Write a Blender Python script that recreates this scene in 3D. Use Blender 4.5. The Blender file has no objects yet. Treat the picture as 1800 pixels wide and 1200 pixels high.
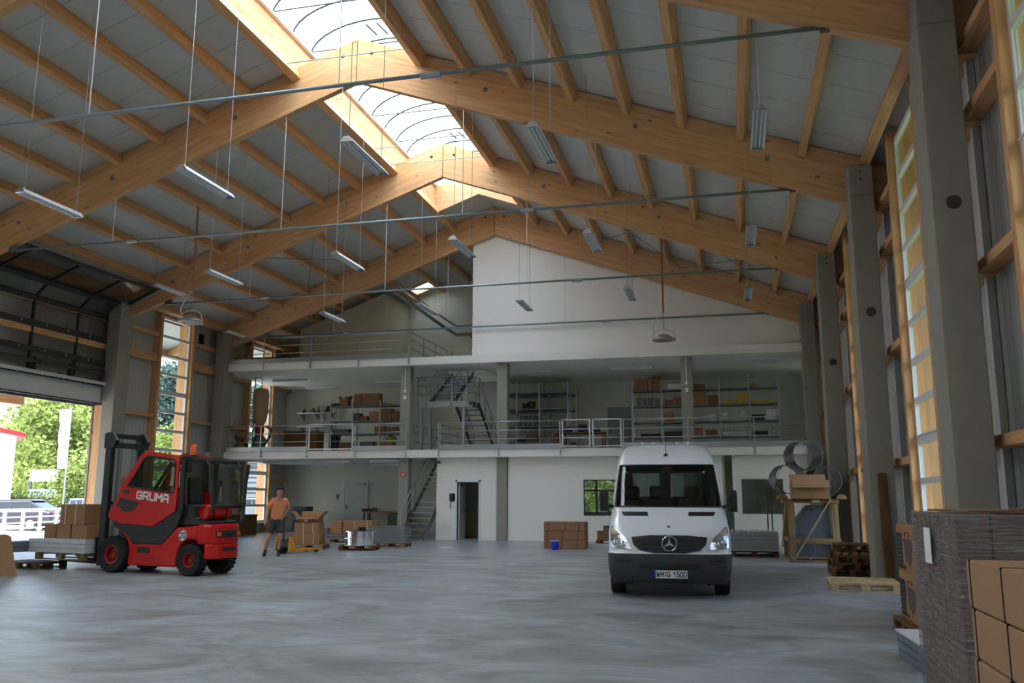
import bpy, bmesh, math, random
from mathutils import Vector, Matrix, Euler
R = math.radians
random.seed(7)
SC = bpy.context.scene
COL = SC.collection

# ------------------------------------------------------------------ camera
F_PX, YAW, PITCH, ROLL, HC = 1536.2, 0.2428, 0.1752, 0.0020, 1.6
fw = Vector((-math.sin(YAW)*math.cos(PITCH), math.cos(YAW)*math.cos(PITCH), math.sin(PITCH)))
rt0 = Vector((math.cos(YAW), math.sin(YAW), 0)); up0 = rt0.cross(fw)
rt = rt0*math.cos(ROLL) + up0*math.sin(ROLL); up = up0*math.cos(ROLL) - rt0*math.sin(ROLL)
cd = bpy.data.cameras.new('camera'); cam = bpy.data.objects.new('camera', cd); COL.objects.link(cam)
cam.matrix_world = Matrix(((rt.x, up.x, -fw.x, 0), (rt.y, up.y, -fw.y, 0), (rt.z, up.z, -fw.z, HC), (0, 0, 0, 1)))
cd.sensor_width = 36.0; cd.lens = F_PX/1800*36; cd.clip_start = 0.05; cd.clip_end = 900
SC.camera = cam

# ------------------------------------------------------------------ sky, sun, exposure
W = bpy.data.worlds.new('world'); SC.world = W; W.use_nodes = True
nt = W.node_tree; bg = nt.nodes['Background']
sky = nt.nodes.new('ShaderNodeTexSky'); sky.sky_type = 'NISHITA'
sky.sun_disc = False; sky.sun_elevation = R(55); sky.sun_rotation = R(190); sky.air_density = 1.2; sky.dust_density = 4.0; sky.ozone_density = 1.0
nt.links.new(sky.outputs[0], bg.inputs[0]); bg.inputs[1].default_value = 0.42
sl = bpy.data.lights.new('sun', 'SUN'); sun = bpy.data.objects.new('sun', sl); COL.objects.link(sun)
sl.energy = 6.5; sl.angle = R(1.0); sl.color = (0.97, 1.0, 0.99)
sun.rotation_euler = Vector((0.20, 0.72, -1.15)).to_track_quat('-Z', 'Y').to_euler()
sun.location = (0, -10, 60)
vs = SC.view_settings
vs.view_transform = 'Standard'; vs.look = 'None'; vs.exposure = 1.25; vs.gamma = 1.0; vs.use_curve_mapping = False
SC.display_settings.display_device = 'sRGB'
cy = SC.cycles
cy.use_denoising = True; cy.max_bounces = 12; cy.diffuse_bounces = 6; cy.glossy_bounces = 4
cy.transmission_bounces = 8; cy.transparent_max_bounces = 16; cy.sample_clamp_indirect = 6.0
cy.caustics_reflective = False; cy.caustics_refractive = False

# ------------------------------------------------------------------ pixel -> point helpers (the photograph is 1800 x 1200)
def ray(u, v): return fw + rt*((u-900)/F_PX) + up*((600-v)/F_PX)
def aty(u, v, Y):
    d = ray(u, v); return Vector((0, 0, HC)) + d*(Y/d.y)
def atz(u, v, Z=0.0):
    d = ray(u, v); return Vector((0, 0, HC)) + d*((Z-HC)/d.z)
def atx(u, v, X):
    d = ray(u, v); return Vector((0, 0, HC)) + d*(X/d.x)

# ------------------------------------------------------------------ mesh helpers
class MB:
    def __init__(s): s.v = []; s.f = []
    def add(s, vs_, fs):
        o = len(s.v); s.v += [tuple(p) for p in vs_]; s.f += [tuple(i+o for i in f) for f in fs]; return s
    def box(s, a, b):
        x0, x1 = sorted((a[0], b[0])); y0, y1 = sorted((a[1], b[1])); z0, z1 = sorted((a[2], b[2]))
        return s.add([(x0,y0,z0),(x1,y0,z0),(x1,y1,z0),(x0,y1,z0),(x0,y0,z1),(x1,y0,z1),(x1,y1,z1),(x0,y1,z1)],
                     [(0,3,2,1),(4,5,6,7),(0,1,5,4),(1,2,6,5),(2,3,7,6),(3,0,4,7)])
    def cbox(s, c, d): return s.box((c[0]-d[0]/2, c[1]-d[1]/2, c[2]-d[2]/2), (c[0]+d[0]/2, c[1]+d[1]/2, c[2]+d[2]/2))
    def bar(s, p, q, w, h, upv=(0,0,1)):
        p, q = Vector(p), Vector(q); t = (q-p).normalized(); u = Vector(upv)
        if abs(t.dot(u)) > .99: u = Vector((0,1,0))
        a = t.cross(u).normalized()*(w/2); b = a.cross(t).normalized()*(h/2)
        pts = [p-a-b, p+a-b, p+a+b, p-a+b, q-a-b, q+a-b, q+a+b, q-a+b]
        return s.add(pts, [(0,1,2,3),(7,6,5,4),(0,4,5,1),(1,5,6,2),(2,6,7,3),(3,7,4,0)])
    def tube(s, pts, r, n=8, closed=False, caps=True):
        P = [Vector(p) for p in pts]; m = len(P); rings = []
        if not hasattr(r, '__len__'): r = [r]*m
        for i in range(m):
            if closed: t = P[(i+1) % m]-P[i-1]
            else: t = P[min(i+1, m-1)]-P[max(i-1, 0)]
            t.normalize(); u = Vector((0,0,1)) if abs(t.z) < .9 else Vector((0,1,0))
            a = t.cross(u).normalized(); b = t.cross(a).normalized()
            rings.append([P[i]+a*(r[i]*math.cos(2*math.pi*k/n))+b*(r[i]*math.sin(2*math.pi*k/n)) for k in range(n)])
        vs_ = [p for rg in rings for p in rg]; fs = []
        for i in range(m if closed else m-1):
            j = (i+1) % m
            for k in range(n): fs.append((i*n+k, i*n+(k+1) % n, j*n+(k+1) % n, j*n+k))
        if caps and not closed: fs += [tuple(range(n-1, -1, -1)), tuple((m-1)*n+k for k in range(n))]
        return s.add(vs_, fs)
    def cyl(s, p, q, r, n=12): return s.tube([p, q], r, n)
    def lathe(s, prof, n=24, axis='z', c=(0,0,0)):
        vs_ = []; m = len(prof)
        for r, h in prof:
            for k in range(n):
                x, y = r*math.cos(2*math.pi*k/n), r*math.sin(2*math.pi*k/n)
                p = (x, y, h) if axis == 'z' else ((h, x, y) if axis == 'x' else (y, h, x))
                vs_.append((p[0]+c[0], p[1]+c[1], p[2]+c[2]))
        fs = [(i*n+k, i*n+(k+1) % n, (i+1)*n+(k+1) % n, (i+1)*n+k) for i in range(m-1) for k in range(n)]
        return s.add(vs_, fs)
    def prism(s, poly, a, b, axis='y'):
        n = len(poly)
        def mk(p, t): return (p[0], t, p[1]) if axis == 'y' else ((t, p[0], p[1]) if axis == 'x' else (p[0], p[1], t))
        vs_ = [mk(p, a) for p in poly]+[mk(p, b) for p in poly]
        fs = [tuple(range(n)), tuple(range(2*n-1, n-1, -1))]+[(i, i+n, (i+1) % n+n, (i+1) % n) for i in range(n)]
        return s.add(vs_, fs)
    def mesh(s, name='mesh', mat=None, smooth=False):
        me = bpy.data.meshes.new(name); me.from_pydata(s.v, [], s.f)
        bm = bmesh.new(); bm.from_mesh(me); bmesh.ops.delete(bm, geom=[v for v in bm.verts if not v.link_faces], context='VERTS'); bmesh.ops.recalc_face_normals(bm, faces=bm.faces); bm.to_mesh(me); bm.free()
        if smooth:
            for p in me.polygons: p.use_smooth = True
        if mat: me.materials.append(mat)
        return me
    def build(s, name, mat, parent=None, loc=(0,0,0), rot=(0,0,0), smooth=False, bevel=0, auto=None):
        o = put(name, s.mesh(name, mat, smooth or auto is not None), parent, loc, rot)
        if auto is not None:
            try: o.data.set_sharp_from_angle(angle=R(auto))
            except Exception: pass
        if bevel:
            m = o.modifiers.new('bevel', 'BEVEL'); m.width = bevel; m.segments = 2; m.limit_method = 'ANGLE'
        return o

def put(name, me, parent=None, loc=(0,0,0), rot=(0,0,0)):
    o = bpy.data.objects.new(name, me); COL.objects.link(o)
    o.location = loc; o.rotation_euler = rot
    if parent: o.parent = parent
    return o
def tag(o, label, cat, group=None):
    o['label'] = label; o['category'] = cat
    if group: o['group'] = group
    return o
def thing(name, label, cat, loc=(0,0,0), rz=0.0, group=None):
    o = bpy.data.objects.new(name, None); COL.objects.link(o); o.empty_display_size = .2
    o.location = loc; o.rotation_euler = (0, 0, rz)
    return tag(o, label, cat, group)
def struct(o, label=None, cat=None):
    o['kind'] = 'structure'
    if label: o['label'] = label
    if cat: o['category'] = cat
    return o
CHILD = {}
def copy_tree(o, parent=None):
    c = o.copy(); COL.objects.link(c); c.parent = parent
    for ch in [x for x in COL.objects if x.parent == o]: copy_tree(ch, c)
    return c
def dup(o, loc, rz=None, label=None):
    c = copy_tree(o); c.location = loc
    if rz is not None: c.rotation_euler = (0, 0, rz)
    if label: c['label'] = label
    return c
def box_(name, a, b, mat, parent=None, bevel=0): return MB().box(a, b).build(name, mat, parent, bevel=bevel)

# ------------------------------------------------------------------ materials
def new_mat(name):
    m = bpy.data.materials.new(name); m.use_nodes = True
    return m, m.node_tree, m.node_tree.nodes['Principled BSDF']
def srgb(c):
    return tuple(((x/12.92) if x <= .04045 else ((x+.055)/1.055)**2.4) for x in (i/255 for i in c))+(1,)
def pm(name, c, rough=.6, metal=0.0, var=.06, scale=6.0, bump=0.0, coat=0.0, spec=.5):
    m, t, b = new_mat(name); col = srgb(c)
    b.inputs['Roughness'].default_value = rough; b.inputs['Metallic'].default_value = metal
    b.inputs['Specular IOR Level'].default_value = spec
    if coat: b.inputs['Coat Weight'].default_value = coat; b.inputs['Coat Roughness'].default_value = .08
    tc = t.nodes.new('ShaderNodeTexCoord'); n = t.nodes.new('ShaderNodeTexNoise'); n.inputs['Scale'].default_value = scale; n.inputs['Detail'].default_value = 4
    t.links.new(tc.outputs['Object'], n.inputs['Vector'])
    mx = t.nodes.new('ShaderNodeMix'); mx.data_type = 'RGBA'
    mx.inputs[6].default_value = tuple(x*(1-var) for x in col[:3])+(1,); mx.inputs[7].default_value = tuple(min(1, x*(1+var)) for x in col[:3])+(1,)
    t.links.new(n.outputs[0], mx.inputs[0]); t.links.new(mx.outputs[2], b.inputs['Base Color'])
    if bump:
        bp = t.nodes.new('ShaderNodeBump'); bp.inputs['Strength'].default_value = bump; bp.inputs['Distance'].default_value = .02
        t.links.new(n.outputs[0], bp.inputs['Height']); t.links.new(bp.outputs[0], b.inputs['Normal'])
    return m
def wood(name, axis, light, dark, knots=True, grain=1.0):
    m, t, b = new_mat(name); b.inputs['Roughness'].default_value = .62; b.inputs['Specular IOR Level'].default_value = .3
    N = t.nodes.new; L = t.links.new
    tc = N('ShaderNodeTexCoord'); oi = N('ShaderNodeObjectInfo'); ad = N('ShaderNodeVectorMath'); ad.operation = 'ADD'
    sc_ = N('ShaderNodeVectorMath'); sc_.operation = 'SCALE'; sc_.inputs[3].default_value = 37.0
    cmb = N('ShaderNodeCombineXYZ')
    for i in range(3): L(oi.outputs['Random'], cmb.inputs[i])
    L(cmb.outputs[0], sc_.inputs[0]); L(tc.outputs['Object'], ad.inputs[0]); L(sc_.outputs[0], ad.inputs[1])
    mp = N('ShaderNodeMapping'); s = [9.0*grain]*3; s[axis] = .55; mp.inputs['Scale'].default_value = s
    L(ad.outputs[0], mp.inputs['Vector'])
    n1 = N('ShaderNodeTexNoise'); n1.inputs['Scale'].default_value = 1.6; n1.inputs['Detail'].default_value = 5; n1.inputs['Distortion'].default_value = .6
    L(mp.outputs[0], n1.inputs['Vector'])
    cr = N('ShaderNodeValToRGB'); cr.color_ramp.elements[0].position = .3; cr.color_ramp.elements[1].position = .72
    cr.color_ramp.elements[0].color = srgb(dark); cr.color_ramp.elements[1].color = srgb(light)
    L(n1.outputs[0], cr.inputs[0]); out = cr.outputs[0]
    if knots:
        mk = N('ShaderNodeMapping'); s2 = [3.4]*3; s2[axis] = 1.5; mk.inputs['Scale'].default_value = s2; L(ad.outputs[0], mk.inputs['Vector'])
        vo = N('ShaderNodeTexVoronoi'); vo.inputs['Scale'].default_value = 1.0; L(mk.outputs[0], vo.inputs['Vector'])
        cr2 = N('ShaderNodeValToRGB'); cr2.color_ramp.elements[0].position = .055; cr2.color_ramp.elements[1].position = .12
        cr2.color_ramp.elements[0].color = (.32, .22, .16, 1); cr2.color_ramp.elements[1].color = (1, 1, 1, 1); L(vo.outputs['Distance'], cr2.inputs[0])
        mu = N('ShaderNodeMix'); mu.data_type = 'RGBA'; mu.blend_type = 'MULTIPLY'; mu.inputs[0].default_value = .8
        L(out, mu.inputs[6]); L(cr2.outputs[0], mu.inputs[7]); out = mu.outputs[2]
    L(out, b.inputs['Base Color']); return m
GL, GD = (224, 180, 134), (198, 148, 100)
WX, WY, WZ = (wood('glulam_'+a, i, GL, GD) for i, a in enumerate('xyz'))
PX_, PY_, PZ_ = (wood('pallet_wood_'+a, i, (168, 140, 104), (120, 94, 64), False) for i, a in enumerate('xyz'))
NX_, NY_, NZ_ = (wood('new_pallet_wood_'+a, i, (205, 182, 142), (172, 146, 104), False) for i, a in enumerate('xyz'))
OX_, OY_, OZ_ = (wood('old_wood_'+a, i, (122, 88, 56), (78, 54, 34), False) for i, a in enumerate('xyz'))

def floor_mat():
    m, t, b = new_mat('concrete_floor'); N = t.nodes.new; L = t.links.new
    tc = N('ShaderNodeTexCoord'); mp = N('ShaderNodeMapping'); mp.inputs['Scale'].default_value = (.6, .9, 1); mp.inputs['Rotation'].default_value = (0, 0, R(18)); L(tc.outputs['Object'], mp.inputs[0])
    n1 = N('ShaderNodeTexNoise'); n1.inputs['Scale'].default_value = .9; n1.inputs['Detail'].default_value = 11; n1.inputs['Roughness'].default_value = .70; n1.inputs['Distortion'].default_value = 1.2
    L(mp.outputs[0], n1.inputs['Vector'])
    cr = N('ShaderNodeValToRGB'); e = cr.color_ramp.elements; e[0].position = .34; e[1].position = .66
    e[0].color = srgb((122, 122, 120)); e[1].color = srgb((184, 193, 200)); L(n1.outputs[0], cr.inputs[0])
    mp2 = N('ShaderNodeMapping'); mp2.inputs['Scale'].default_value = (1.0, 3.2, 1); mp2.inputs['Rotation'].default_value = (0, 0, R(-32)); L(tc.outputs['Object'], mp2.inputs[0])
    n2 = N('ShaderNodeTexNoise'); n2.inputs['Scale'].default_value = 2.4; n2.inputs['Detail'].default_value = 10; n2.inputs['Roughness'].default_value = .72; L(mp2.outputs[0], n2.inputs['Vector'])
    cr2 = N('ShaderNodeValToRGB'); e = cr2.color_ramp.elements; e[0].position = .36; e[1].position = .62; e[0].color = (.72, .70, .67, 1); e[1].color = (1.08, 1.08, 1.08, 1); L(n2.outputs[0], cr2.inputs[0])
    mu = N('ShaderNodeMix'); mu.data_type = 'RGBA'; mu.blend_type = 'MULTIPLY'; mu.inputs[0].default_value = .85; L(cr.outputs[0], mu.inputs[6]); L(cr2.outputs[0], mu.inputs[7]); L(mu.outputs[2], b.inputs['Base Color'])
    mr = N('ShaderNodeMapRange'); mr.inputs[3].default_value = .26; mr.inputs[4].default_value = .50; L(n2.outputs[0], mr.inputs[0]); L(mr.outputs[0], b.inputs['Roughness'])
    bp = N('ShaderNodeBump'); bp.inputs['Strength'].default_value = .18; bp.inputs['Distance'].default_value = .012; L(n2.outputs[0], bp.inputs['Height']); L(bp.outputs[0], b.inputs['Normal'])
    return m
M_FLOOR = floor_mat()
M_FLOOR2 = pm('smooth_screed', (150, 156, 162), .32, var=.08, scale=1.5)
M_CONC = pm('column_concrete', (146, 144, 134), .8, var=.14, scale=2.6, bump=.15)
M_WHITE = pm('white_plaster', (236, 235, 230), .85, var=.015, scale=2)
M_SLAB = pm('white_slab_edge', (232, 231, 226), .8, var=.02, scale=3)
M_BACKW = pm('pale_back_wall', (222, 222, 210), .85, var=.02, scale=2)
M_BEIGE = pm('beige_wall', (212, 205, 186), .85, var=.03, scale=2)
M_DECK = pm('grey_roof_panel', (200, 202, 198), .5, var=.025, scale=3)
M_PANEL = pm('grey_wall_panel', (182, 186, 184), .45, var=.03, scale=3)
M_CLAD = pm('outer_cladding', (120, 124, 126), .5)
M_GALV = pm('galvanised_steel', (158, 166, 172), .38, .85, var=.12, scale=14)
M_STAIR = pm('dark_galvanised_steel', (112, 118, 124), .45, .7, var=.1, scale=10)
M_RAIL = pm('railing_steel', (168, 176, 182), .4, .75, var=.08, scale=12)
M_ROD = pm('tie_rod_steel', (132, 146, 150), .45, .5, var=.06)
M_DARKM = pm('dark_door_frame_metal', (58, 60, 60), .5, .3)
M_BLACK = pm('black_plastic', (26, 27, 28), .45, var=.1)
M_RUB = pm('tyre_rubber', (24, 24, 25), .8, var=.15, scale=20, bump=.3)
M_RED = pm('forklift_red', (198, 12, 6), .38, coat=.15, var=.03, spec=.35)
M_DRED = pm('dark_red_rim', (150, 20, 16), .4)
M_VAN = pm('white_van_paint', (226, 229, 234), .25, coat=.6, var=.01)
M_GREYP = pm('dark_grey_bumper', (52, 54, 57), .55)
M_CHROME = pm('chrome', (225, 228, 232), .12, 1.0, var=.02)
M_CARD = pm('brown_cardboard', (158, 116, 78), .8, var=.05, scale=5)
M_CARD2 = pm('light_cardboard', (166, 128, 92), .8, var=.05, scale=5)
M_CARD3 = pm('dark_cardboard', (132, 98, 70), .8, var=.07, scale=5)
M_CARDR = pm('reddish_cardboard', (150, 108, 80), .8, var=.05, scale=5)
M_TAPE = pm('packing_tape', (160, 112, 66), .35)
M_STRAP = pm('white_strap', (226, 226, 224), .5)
M_BSTRAP = pm('dark_strap', (38, 36, 36), .5)
M_FRAMEW = pm('white_window_frame', (226, 230, 234), .4, var=.02)
M_LAMPH = pm('lamp_housing_white', (214, 216, 220), .35, .3)
M_LAMPG = pm('lamp_reflector', (190, 196, 204), .2, .7)
M_TUBE = pm('lamp_tube', (232, 236, 238), .3)
M_DUCT = pm('spiral_duct_steel', (112, 118, 120), .3, .9, var=.1, scale=9)
M_COPPER = pm('rusty_red_pipe', (150, 92, 68), .6)
M_BLUE = pm('blue_plastic', (34, 58, 205), .4)
M_DBLUE = pm('dark_blue_plastic', (28, 40, 66), .5)
M_YEL = pm('yellow_paint', (222, 150, 28), .4)
M_ORANGE = pm('orange_plastic', (240, 96, 12), .3)
M_GREEN = pm('green_cabinet', (58, 92, 70), .5)
M_DGREEN = pm('dark_green_steel', (30, 52, 46), .5)
M_SHEET = pm('white_coated_sheet', (206, 208, 208), .4, var=.03)
M_SHEETG = pm('blue_grey_sheet_metal', (118, 128, 142), .35, .5)
M_GREYDOOR = pm('pale_grey_door', (206, 208, 206), .5, var=.01)
M_ASPH = pm('asphalt', (150, 150, 148), .9, var=.08, scale=3)
M_GRASS = pm('lawn', (98, 108, 78), .95, var=.3, scale=1.2, bump=.5)
M_SACK = pm('burlap_sack', (178, 152, 118), .9, var=.12, scale=25, bump=.4)
M_SKIN = pm('skin', (196, 138, 108), .55)
M_TEE = pm('orange_cotton', (236, 150, 104), .9, var=.06, scale=9, bump=.25)
M_SHORT = pm('dark_shorts', (62, 60, 64), .9, var=.1, scale=9, bump=.25)
M_HAIR = pm('dark_hair', (44, 32, 26), .8, var=.25, scale=40, bump=.6)
M_SIGNR = pm('sign_red', (200, 24, 30), .4)
M_INK = pm('black_print', (18, 18, 20), .6)
M_PAPER = pm('white_paper', (240, 240, 238), .7, var=.01)
M_DBROWN = pm('matt_dark_brown', (40, 36, 32), .9)  # even dark brown for dowel plugs, anchor holes and one sack
M_HEAT = pm('lamp_disc_grey', (150, 150, 148), .45, .4)
M_SPRUNG = pm('spring_steel', (74, 78, 80), .45, .6)

def glass(name, tint=(1, 1, 1), refl=.12, rough=.02):
    m, t, b = new_mat(name); N = t.nodes.new; L = t.links.new; t.nodes.remove(b)
    out = t.nodes['Material Output']; tr = N('ShaderNodeBsdfTransparent'); tr.inputs[0].default_value = tint+(1,)
    gl = N('ShaderNodeBsdfGlossy'); gl.inputs['Roughness'].default_value = rough
    fr = N('ShaderNodeLayerWeight'); fr.inputs[0].default_value = .5
    po = N('ShaderNodeMath'); po.operation = 'POWER'; po.inputs[1].default_value = 4.0; L(fr.outputs['Facing'], po.inputs[0])
    ma = N('ShaderNodeMath'); ma.operation = 'MULTIPLY_ADD'; ma.inputs[1].default_value = .55; ma.inputs[2].default_value = refl*.25; L(po.outputs[0], ma.inputs[0])
    mx = N('ShaderNodeMixShader'); L(ma.outputs[0], mx.inputs[0]); L(tr.outputs[0], mx.inputs[1]); L(gl.outputs[0], mx.inputs[2]); L(mx.outputs[0], out.inputs[0])
    return m
M_GLASS = glass('window_glass', (.93, .96, .95), .15)
M_DGLASS = glass('tinted_cab_glass', (.55, .6, .58), .25)
M_VGLASS = glass('windscreen_glass', (.5, .58, .56), .22)
M_ACRYL = glass('smoky_acrylic', (.80, .80, .79), .22, .06)
M_FILM = glass('stretch_film', (.80, .80, .82), .30, .22)
def translucent(name, c, mixv=.15):
    m, t, b = new_mat(name); N = t.nodes.new; L = t.links.new; t.nodes.remove(b)
    tr = N('ShaderNodeBsdfTranslucent'); tr.inputs[0].default_value = srgb(c)
    tp = N('ShaderNodeBsdfDiffuse'); tp.inputs[0].default_value = srgb(c)
    mx = N('ShaderNodeMixShader'); mx.inputs[0].default_value = mixv; L(tr.outputs[0], mx.inputs[1]); L(tp.outputs[0], mx.inputs[2]); L(mx.outputs[0], t.nodes['Material Output'].inputs[0])
    return m
M_POLY = translucent('opal_polycarbonate', (230, 241, 243))
M_POLYB = translucent('bluish_polycarbonate', (188, 206, 240))
def leaf_mat(name, c):
    m, t, b = new_mat(name); N = t.nodes.new; L = t.links.new; t.nodes.remove(b)
    oi = N('ShaderNodeTexCoord'); no = N('ShaderNodeTexNoise'); no.inputs['Scale'].default_value = .6; L(oi.outputs['Object'], no.inputs['Vector'])
    cr = N('ShaderNodeValToRGB'); cr.color_ramp.elements[0].position = .3; cr.color_ramp.elements[1].position = .7
    cr.color_ramp.elements[0].color = srgb(tuple(int(x*.72) for x in c)); cr.color_ramp.elements[1].color = srgb(tuple(min(255, int(x*1.2)) for x in c)); L(no.outputs[0], cr.inputs[0])
    d = N('ShaderNodeBsdfDiffuse'); tr = N('ShaderNodeBsdfTranslucent'); L(cr.outputs[0], d.inputs[0]); L(cr.outputs[0], tr.inputs[0])
    mx = N('ShaderNodeMixShader'); mx.inputs[0].default_value = .4; L(d.outputs[0], mx.inputs[1]); L(tr.outputs[0], mx.inputs[2]); L(mx.outputs[0], t.nodes['Material Output'].inputs[0]); return m
M_LEAF = leaf_mat('broad_leaf_green', (126, 142, 82)); M_LEAFD = leaf_mat('dark_leaf_green', (78, 100, 66)); M_NEEDLE = leaf_mat('blue_green_needles', (78, 98, 94))
M_BARK = pm('bark', (84, 68, 52), .9, var=.2, scale=12, bump=.5)
# ================================================================== SETTING
RX = -8.57                                  # ridge line
FY = [-1.55, 5.16, 11.87, 18.58, 25.30, 31.72]
YB, YF = 38.0, -8.3
SLP = .366; TH = math.atan(SLP)
def deck(d): return 12.82-SLP*d
D_COL, D_COLO, D_RAIL, D_PAN, D_WIN, D_OUT = 11.14, 11.60, 11.72, 11.97, 11.84, 12.20
def sx(s, d): return RX+s*d
Z1, Z2 = 3.33, 6.88

flo = struct(box_('floor', (-20.75, YF-.2, -.25), (3.6, 24.6, 0), M_FLOOR))
MB().box((-20.75, 24.605, -.25), (3.6, YB+.2, 0)).build('screed_field', M_FLOOR2, flo)
gnd = struct(MB().box((-160, -60, -.4), (-20.75, 140, -.06)).build('ground_left', M_ASPH))
gr2 = struct(MB().box((3.6, -60, -.4), (110, 140, -.06)).build('ground_right', M_GRASS))
gr3 = struct(MB().box((-20.75, YB+.2, -.4), (3.6, 140, -.06)).build('ground_back', M_GRASS))

# ---- windows: stacks of panes between timber posts
WIN_N = [0]
def window_stack(s, y0, y1, z0=.48, n=11, pitch=.7):
    WIN_N[0] += 1
    xw = sx(s, D_WIN)
    r = struct(thing('window_%d' % WIN_N[0], 'tall window of stacked panes in the %s wall' % ('right' if s > 0 else 'left'), 'window', (xw, (y0+y1)/2, z0)))
    h = (y1-y0)/2; top = n*pitch
    for e in (-1, 1): MB().box((-.035, e*h, 0), (.035, e*(h-.075), top)).build('stile', M_FRAMEW, r)
    tr = MB().box((-.04, -h+.075, -.05), (.04, h-.075, .05)).mesh('transom', M_FRAMEW)
    trb = MB().box((-.04, -h+.075, -.07), (.04, h-.075, .07)).box((-.06*s, -h+.02, .07), (-.02*s, h-.02, .09)).mesh('sash_joint', M_FRAMEW)
    pn = MB().box((-.006, -h+.075, .05), (.006, h-.075, pitch-.05)).mesh('pane', M_GLASS)
    for k in range(n+1):
        put('transom', trb if k in (3, 7) else tr, r, (0, 0, k*pitch))
        if k < n: put('pane', pn, r, (0, 0, k*pitch))
    # timber posts and the board lining of the recess, seen through the panes
    for e in (-1, 1):
        MB().box((s*(D_RAIL-.04-D_WIN), e*h, -z0), (s*(D_PAN-D_WIN+.02), e*(h+.15), 8.42-z0)).build('timber_post', WZ, r)
        MB().box((s*.05, e*h, -.05), (s*(D_OUT+.08-D_WIN), e*(h-.03), top+.1)).build('reveal_board', WZ, r)
    MB().box((s*.05, -h, top+.03), (s*(D_OUT+.08-D_WIN), h, top+.1)).build('head_board', WY, r)
    MB().box((-s*.12, -h, -.08), (s*.4, h, -.05)).build('sill', M_FRAMEW, r)
    return r

def make_wall(s):
    nm = 'right' if s > 0 else 'left'
    sk = MB(); panels = []; rails = []; wins = []
    ys = [YF]+FY+[YB]
    for i in range(len(ys)-1):
        a, b = ys[i], ys[i+1]
        gate = (s < 0 and i == 4)
        if gate:
            sk.box((sx(s, D_OUT), a, 4.55), (sx(s, D_OUT+.06), b, 8.5)); sk.box((sx(s, D_OUT), a, 0), (sx(s, D_OUT+.06), 19.05, 4.55)); sk.box((sx(s, D_OUT), 25.15, 0), (sx(s, D_OUT+.06), b, 4.55))
            segs = [(a, b, 4.62)]
        else:
            if i == len(ys)-2: w0, w1 = 34.25, 36.15
            elif s > 0: w0, w1 = b-3.9, b-1.72
            else: w0, w1 = b-3.84, b-1.96
            wins.append((w0, w1))
            for u, v in ((a, w0), (w1, b)): sk.box((sx(s, D_OUT), u, 0), (sx(s, D_OUT+.06), v, 8.5))
            sk.box((sx(s, D_OUT), w0, 8.15), (sx(s, D_OUT+.06), w1, 8.5)); sk.box((sx(s, D_OUT), w0, 0), (sx(s, D_OUT+.06), w1, .42))
            segs = [(a, w0-.15, 0), (w1+.15, b, 0), ]
            panels.append((w0-.15, w1+.15, 0, .40))
        for u, v, z in segs:
            n = max(1, round((v-u)/1.0)); st = (v-u)/n
            for k in range(n): panels.append((u+k*st, u+(k+1)*st, z, 8.46))
            if a > 0 or True:
                for z0 in (2.2, 4.4, 6.45, 7.4):
                    if z0 > z: rails.append((u, v, z0))
    root = struct(sk.build('wall_'+nm, M_CLAD))
    for u, v, z0, z1 in panels:
        if v < 3 and s < 0 and False: continue
        m = MB().box((sx(s, D_PAN), u+.006, z0), (sx(s, D_OUT-.002), v-.006, z1))
        k = int((v-u)/.2)
        for j in range(1, k):                                        # shallow rolled ribs
            y = u+j*(v-u)/k; m.box((sx(s, D_PAN-.005), y-.012, z0), (sx(s, D_PAN+.002), y+.012, z1))
        m.build('wall_panel', M_PANEL, root)
    for u, v, z0 in rails:
        MB().box((sx(s, D_RAIL), u+.03, z0), (sx(s, D_PAN-.008), v-.03, z0+(.30 if (s < 0 and z0 == 6.45) else .14))).build('wall_rail', WY, root)
    for y in FY[1:]:
        MB().box((sx(s, D_COLO+.27), y+.22, 0), (sx(s, D_PAN-.01), y+.34, 8.3)).build('cover_strip', M_LAMPH, root)
    for w0, w1 in wins: window_stack(s, w0, w1)
    return root
make_wall(1); make_wall(-1)

# ---- end walls
wf = MB().prism([(-20.8, 0), (3.66, 0), (3.66, 8.3), (RX, 12.7), (-20.8, 8.3)], YF-.2, YF).build('wall_front', M_WHITE); struct(wf)
OB = (-6.9, -4.4, .85, 2.6)          # opening with the office's garden window
bw = MB()
zr = lambda x: 12.82-SLP*abs(x-RX)
bw.prism([(-20.8, 0), (OB[0], 0), (OB[0], zr(OB[0])), (RX, zr(RX)), (-20.8, zr(-20.8))], YB, YB+.2)
bw.prism([(OB[1], 0), (3.66, 0), (3.66, zr(3.66)), (OB[1], zr(OB[1]))], YB, YB+.2)
bw.prism([(OB[0], OB[3]), (OB[1], OB[3]), (OB[1], zr(OB[1])), (OB[0], zr(OB[0]))], YB, YB+.2)
bw.box((OB[0], YB, 0), (OB[1], YB+.2, OB[2]))
struct(bw.build('wall_back', M_BACKW))
wg = struct(thing('window_office', 'garden window at the back of the office behind the white wall', 'window', ((OB[0]+OB[1])/2, YB+.1, OB[2])))
hw = (OB[1]-OB[0])/2; hz = OB[3]-OB[2]
for x in (-hw, -.05, hw-.1): MB().box((x, -.03, 0), (x+.1, .03, hz)).build('mullion', M_DARKM, wg)
for z in (0, hz*.55, hz-.08): MB().box((-hw, -.03, z), (hw, .03, z+.08)).build('crossbar', M_DARKM, wg)
MB().box((-hw, -.005, 0), (hw, .005, hz)).build('pane', M_GLASS, wg)

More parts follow.
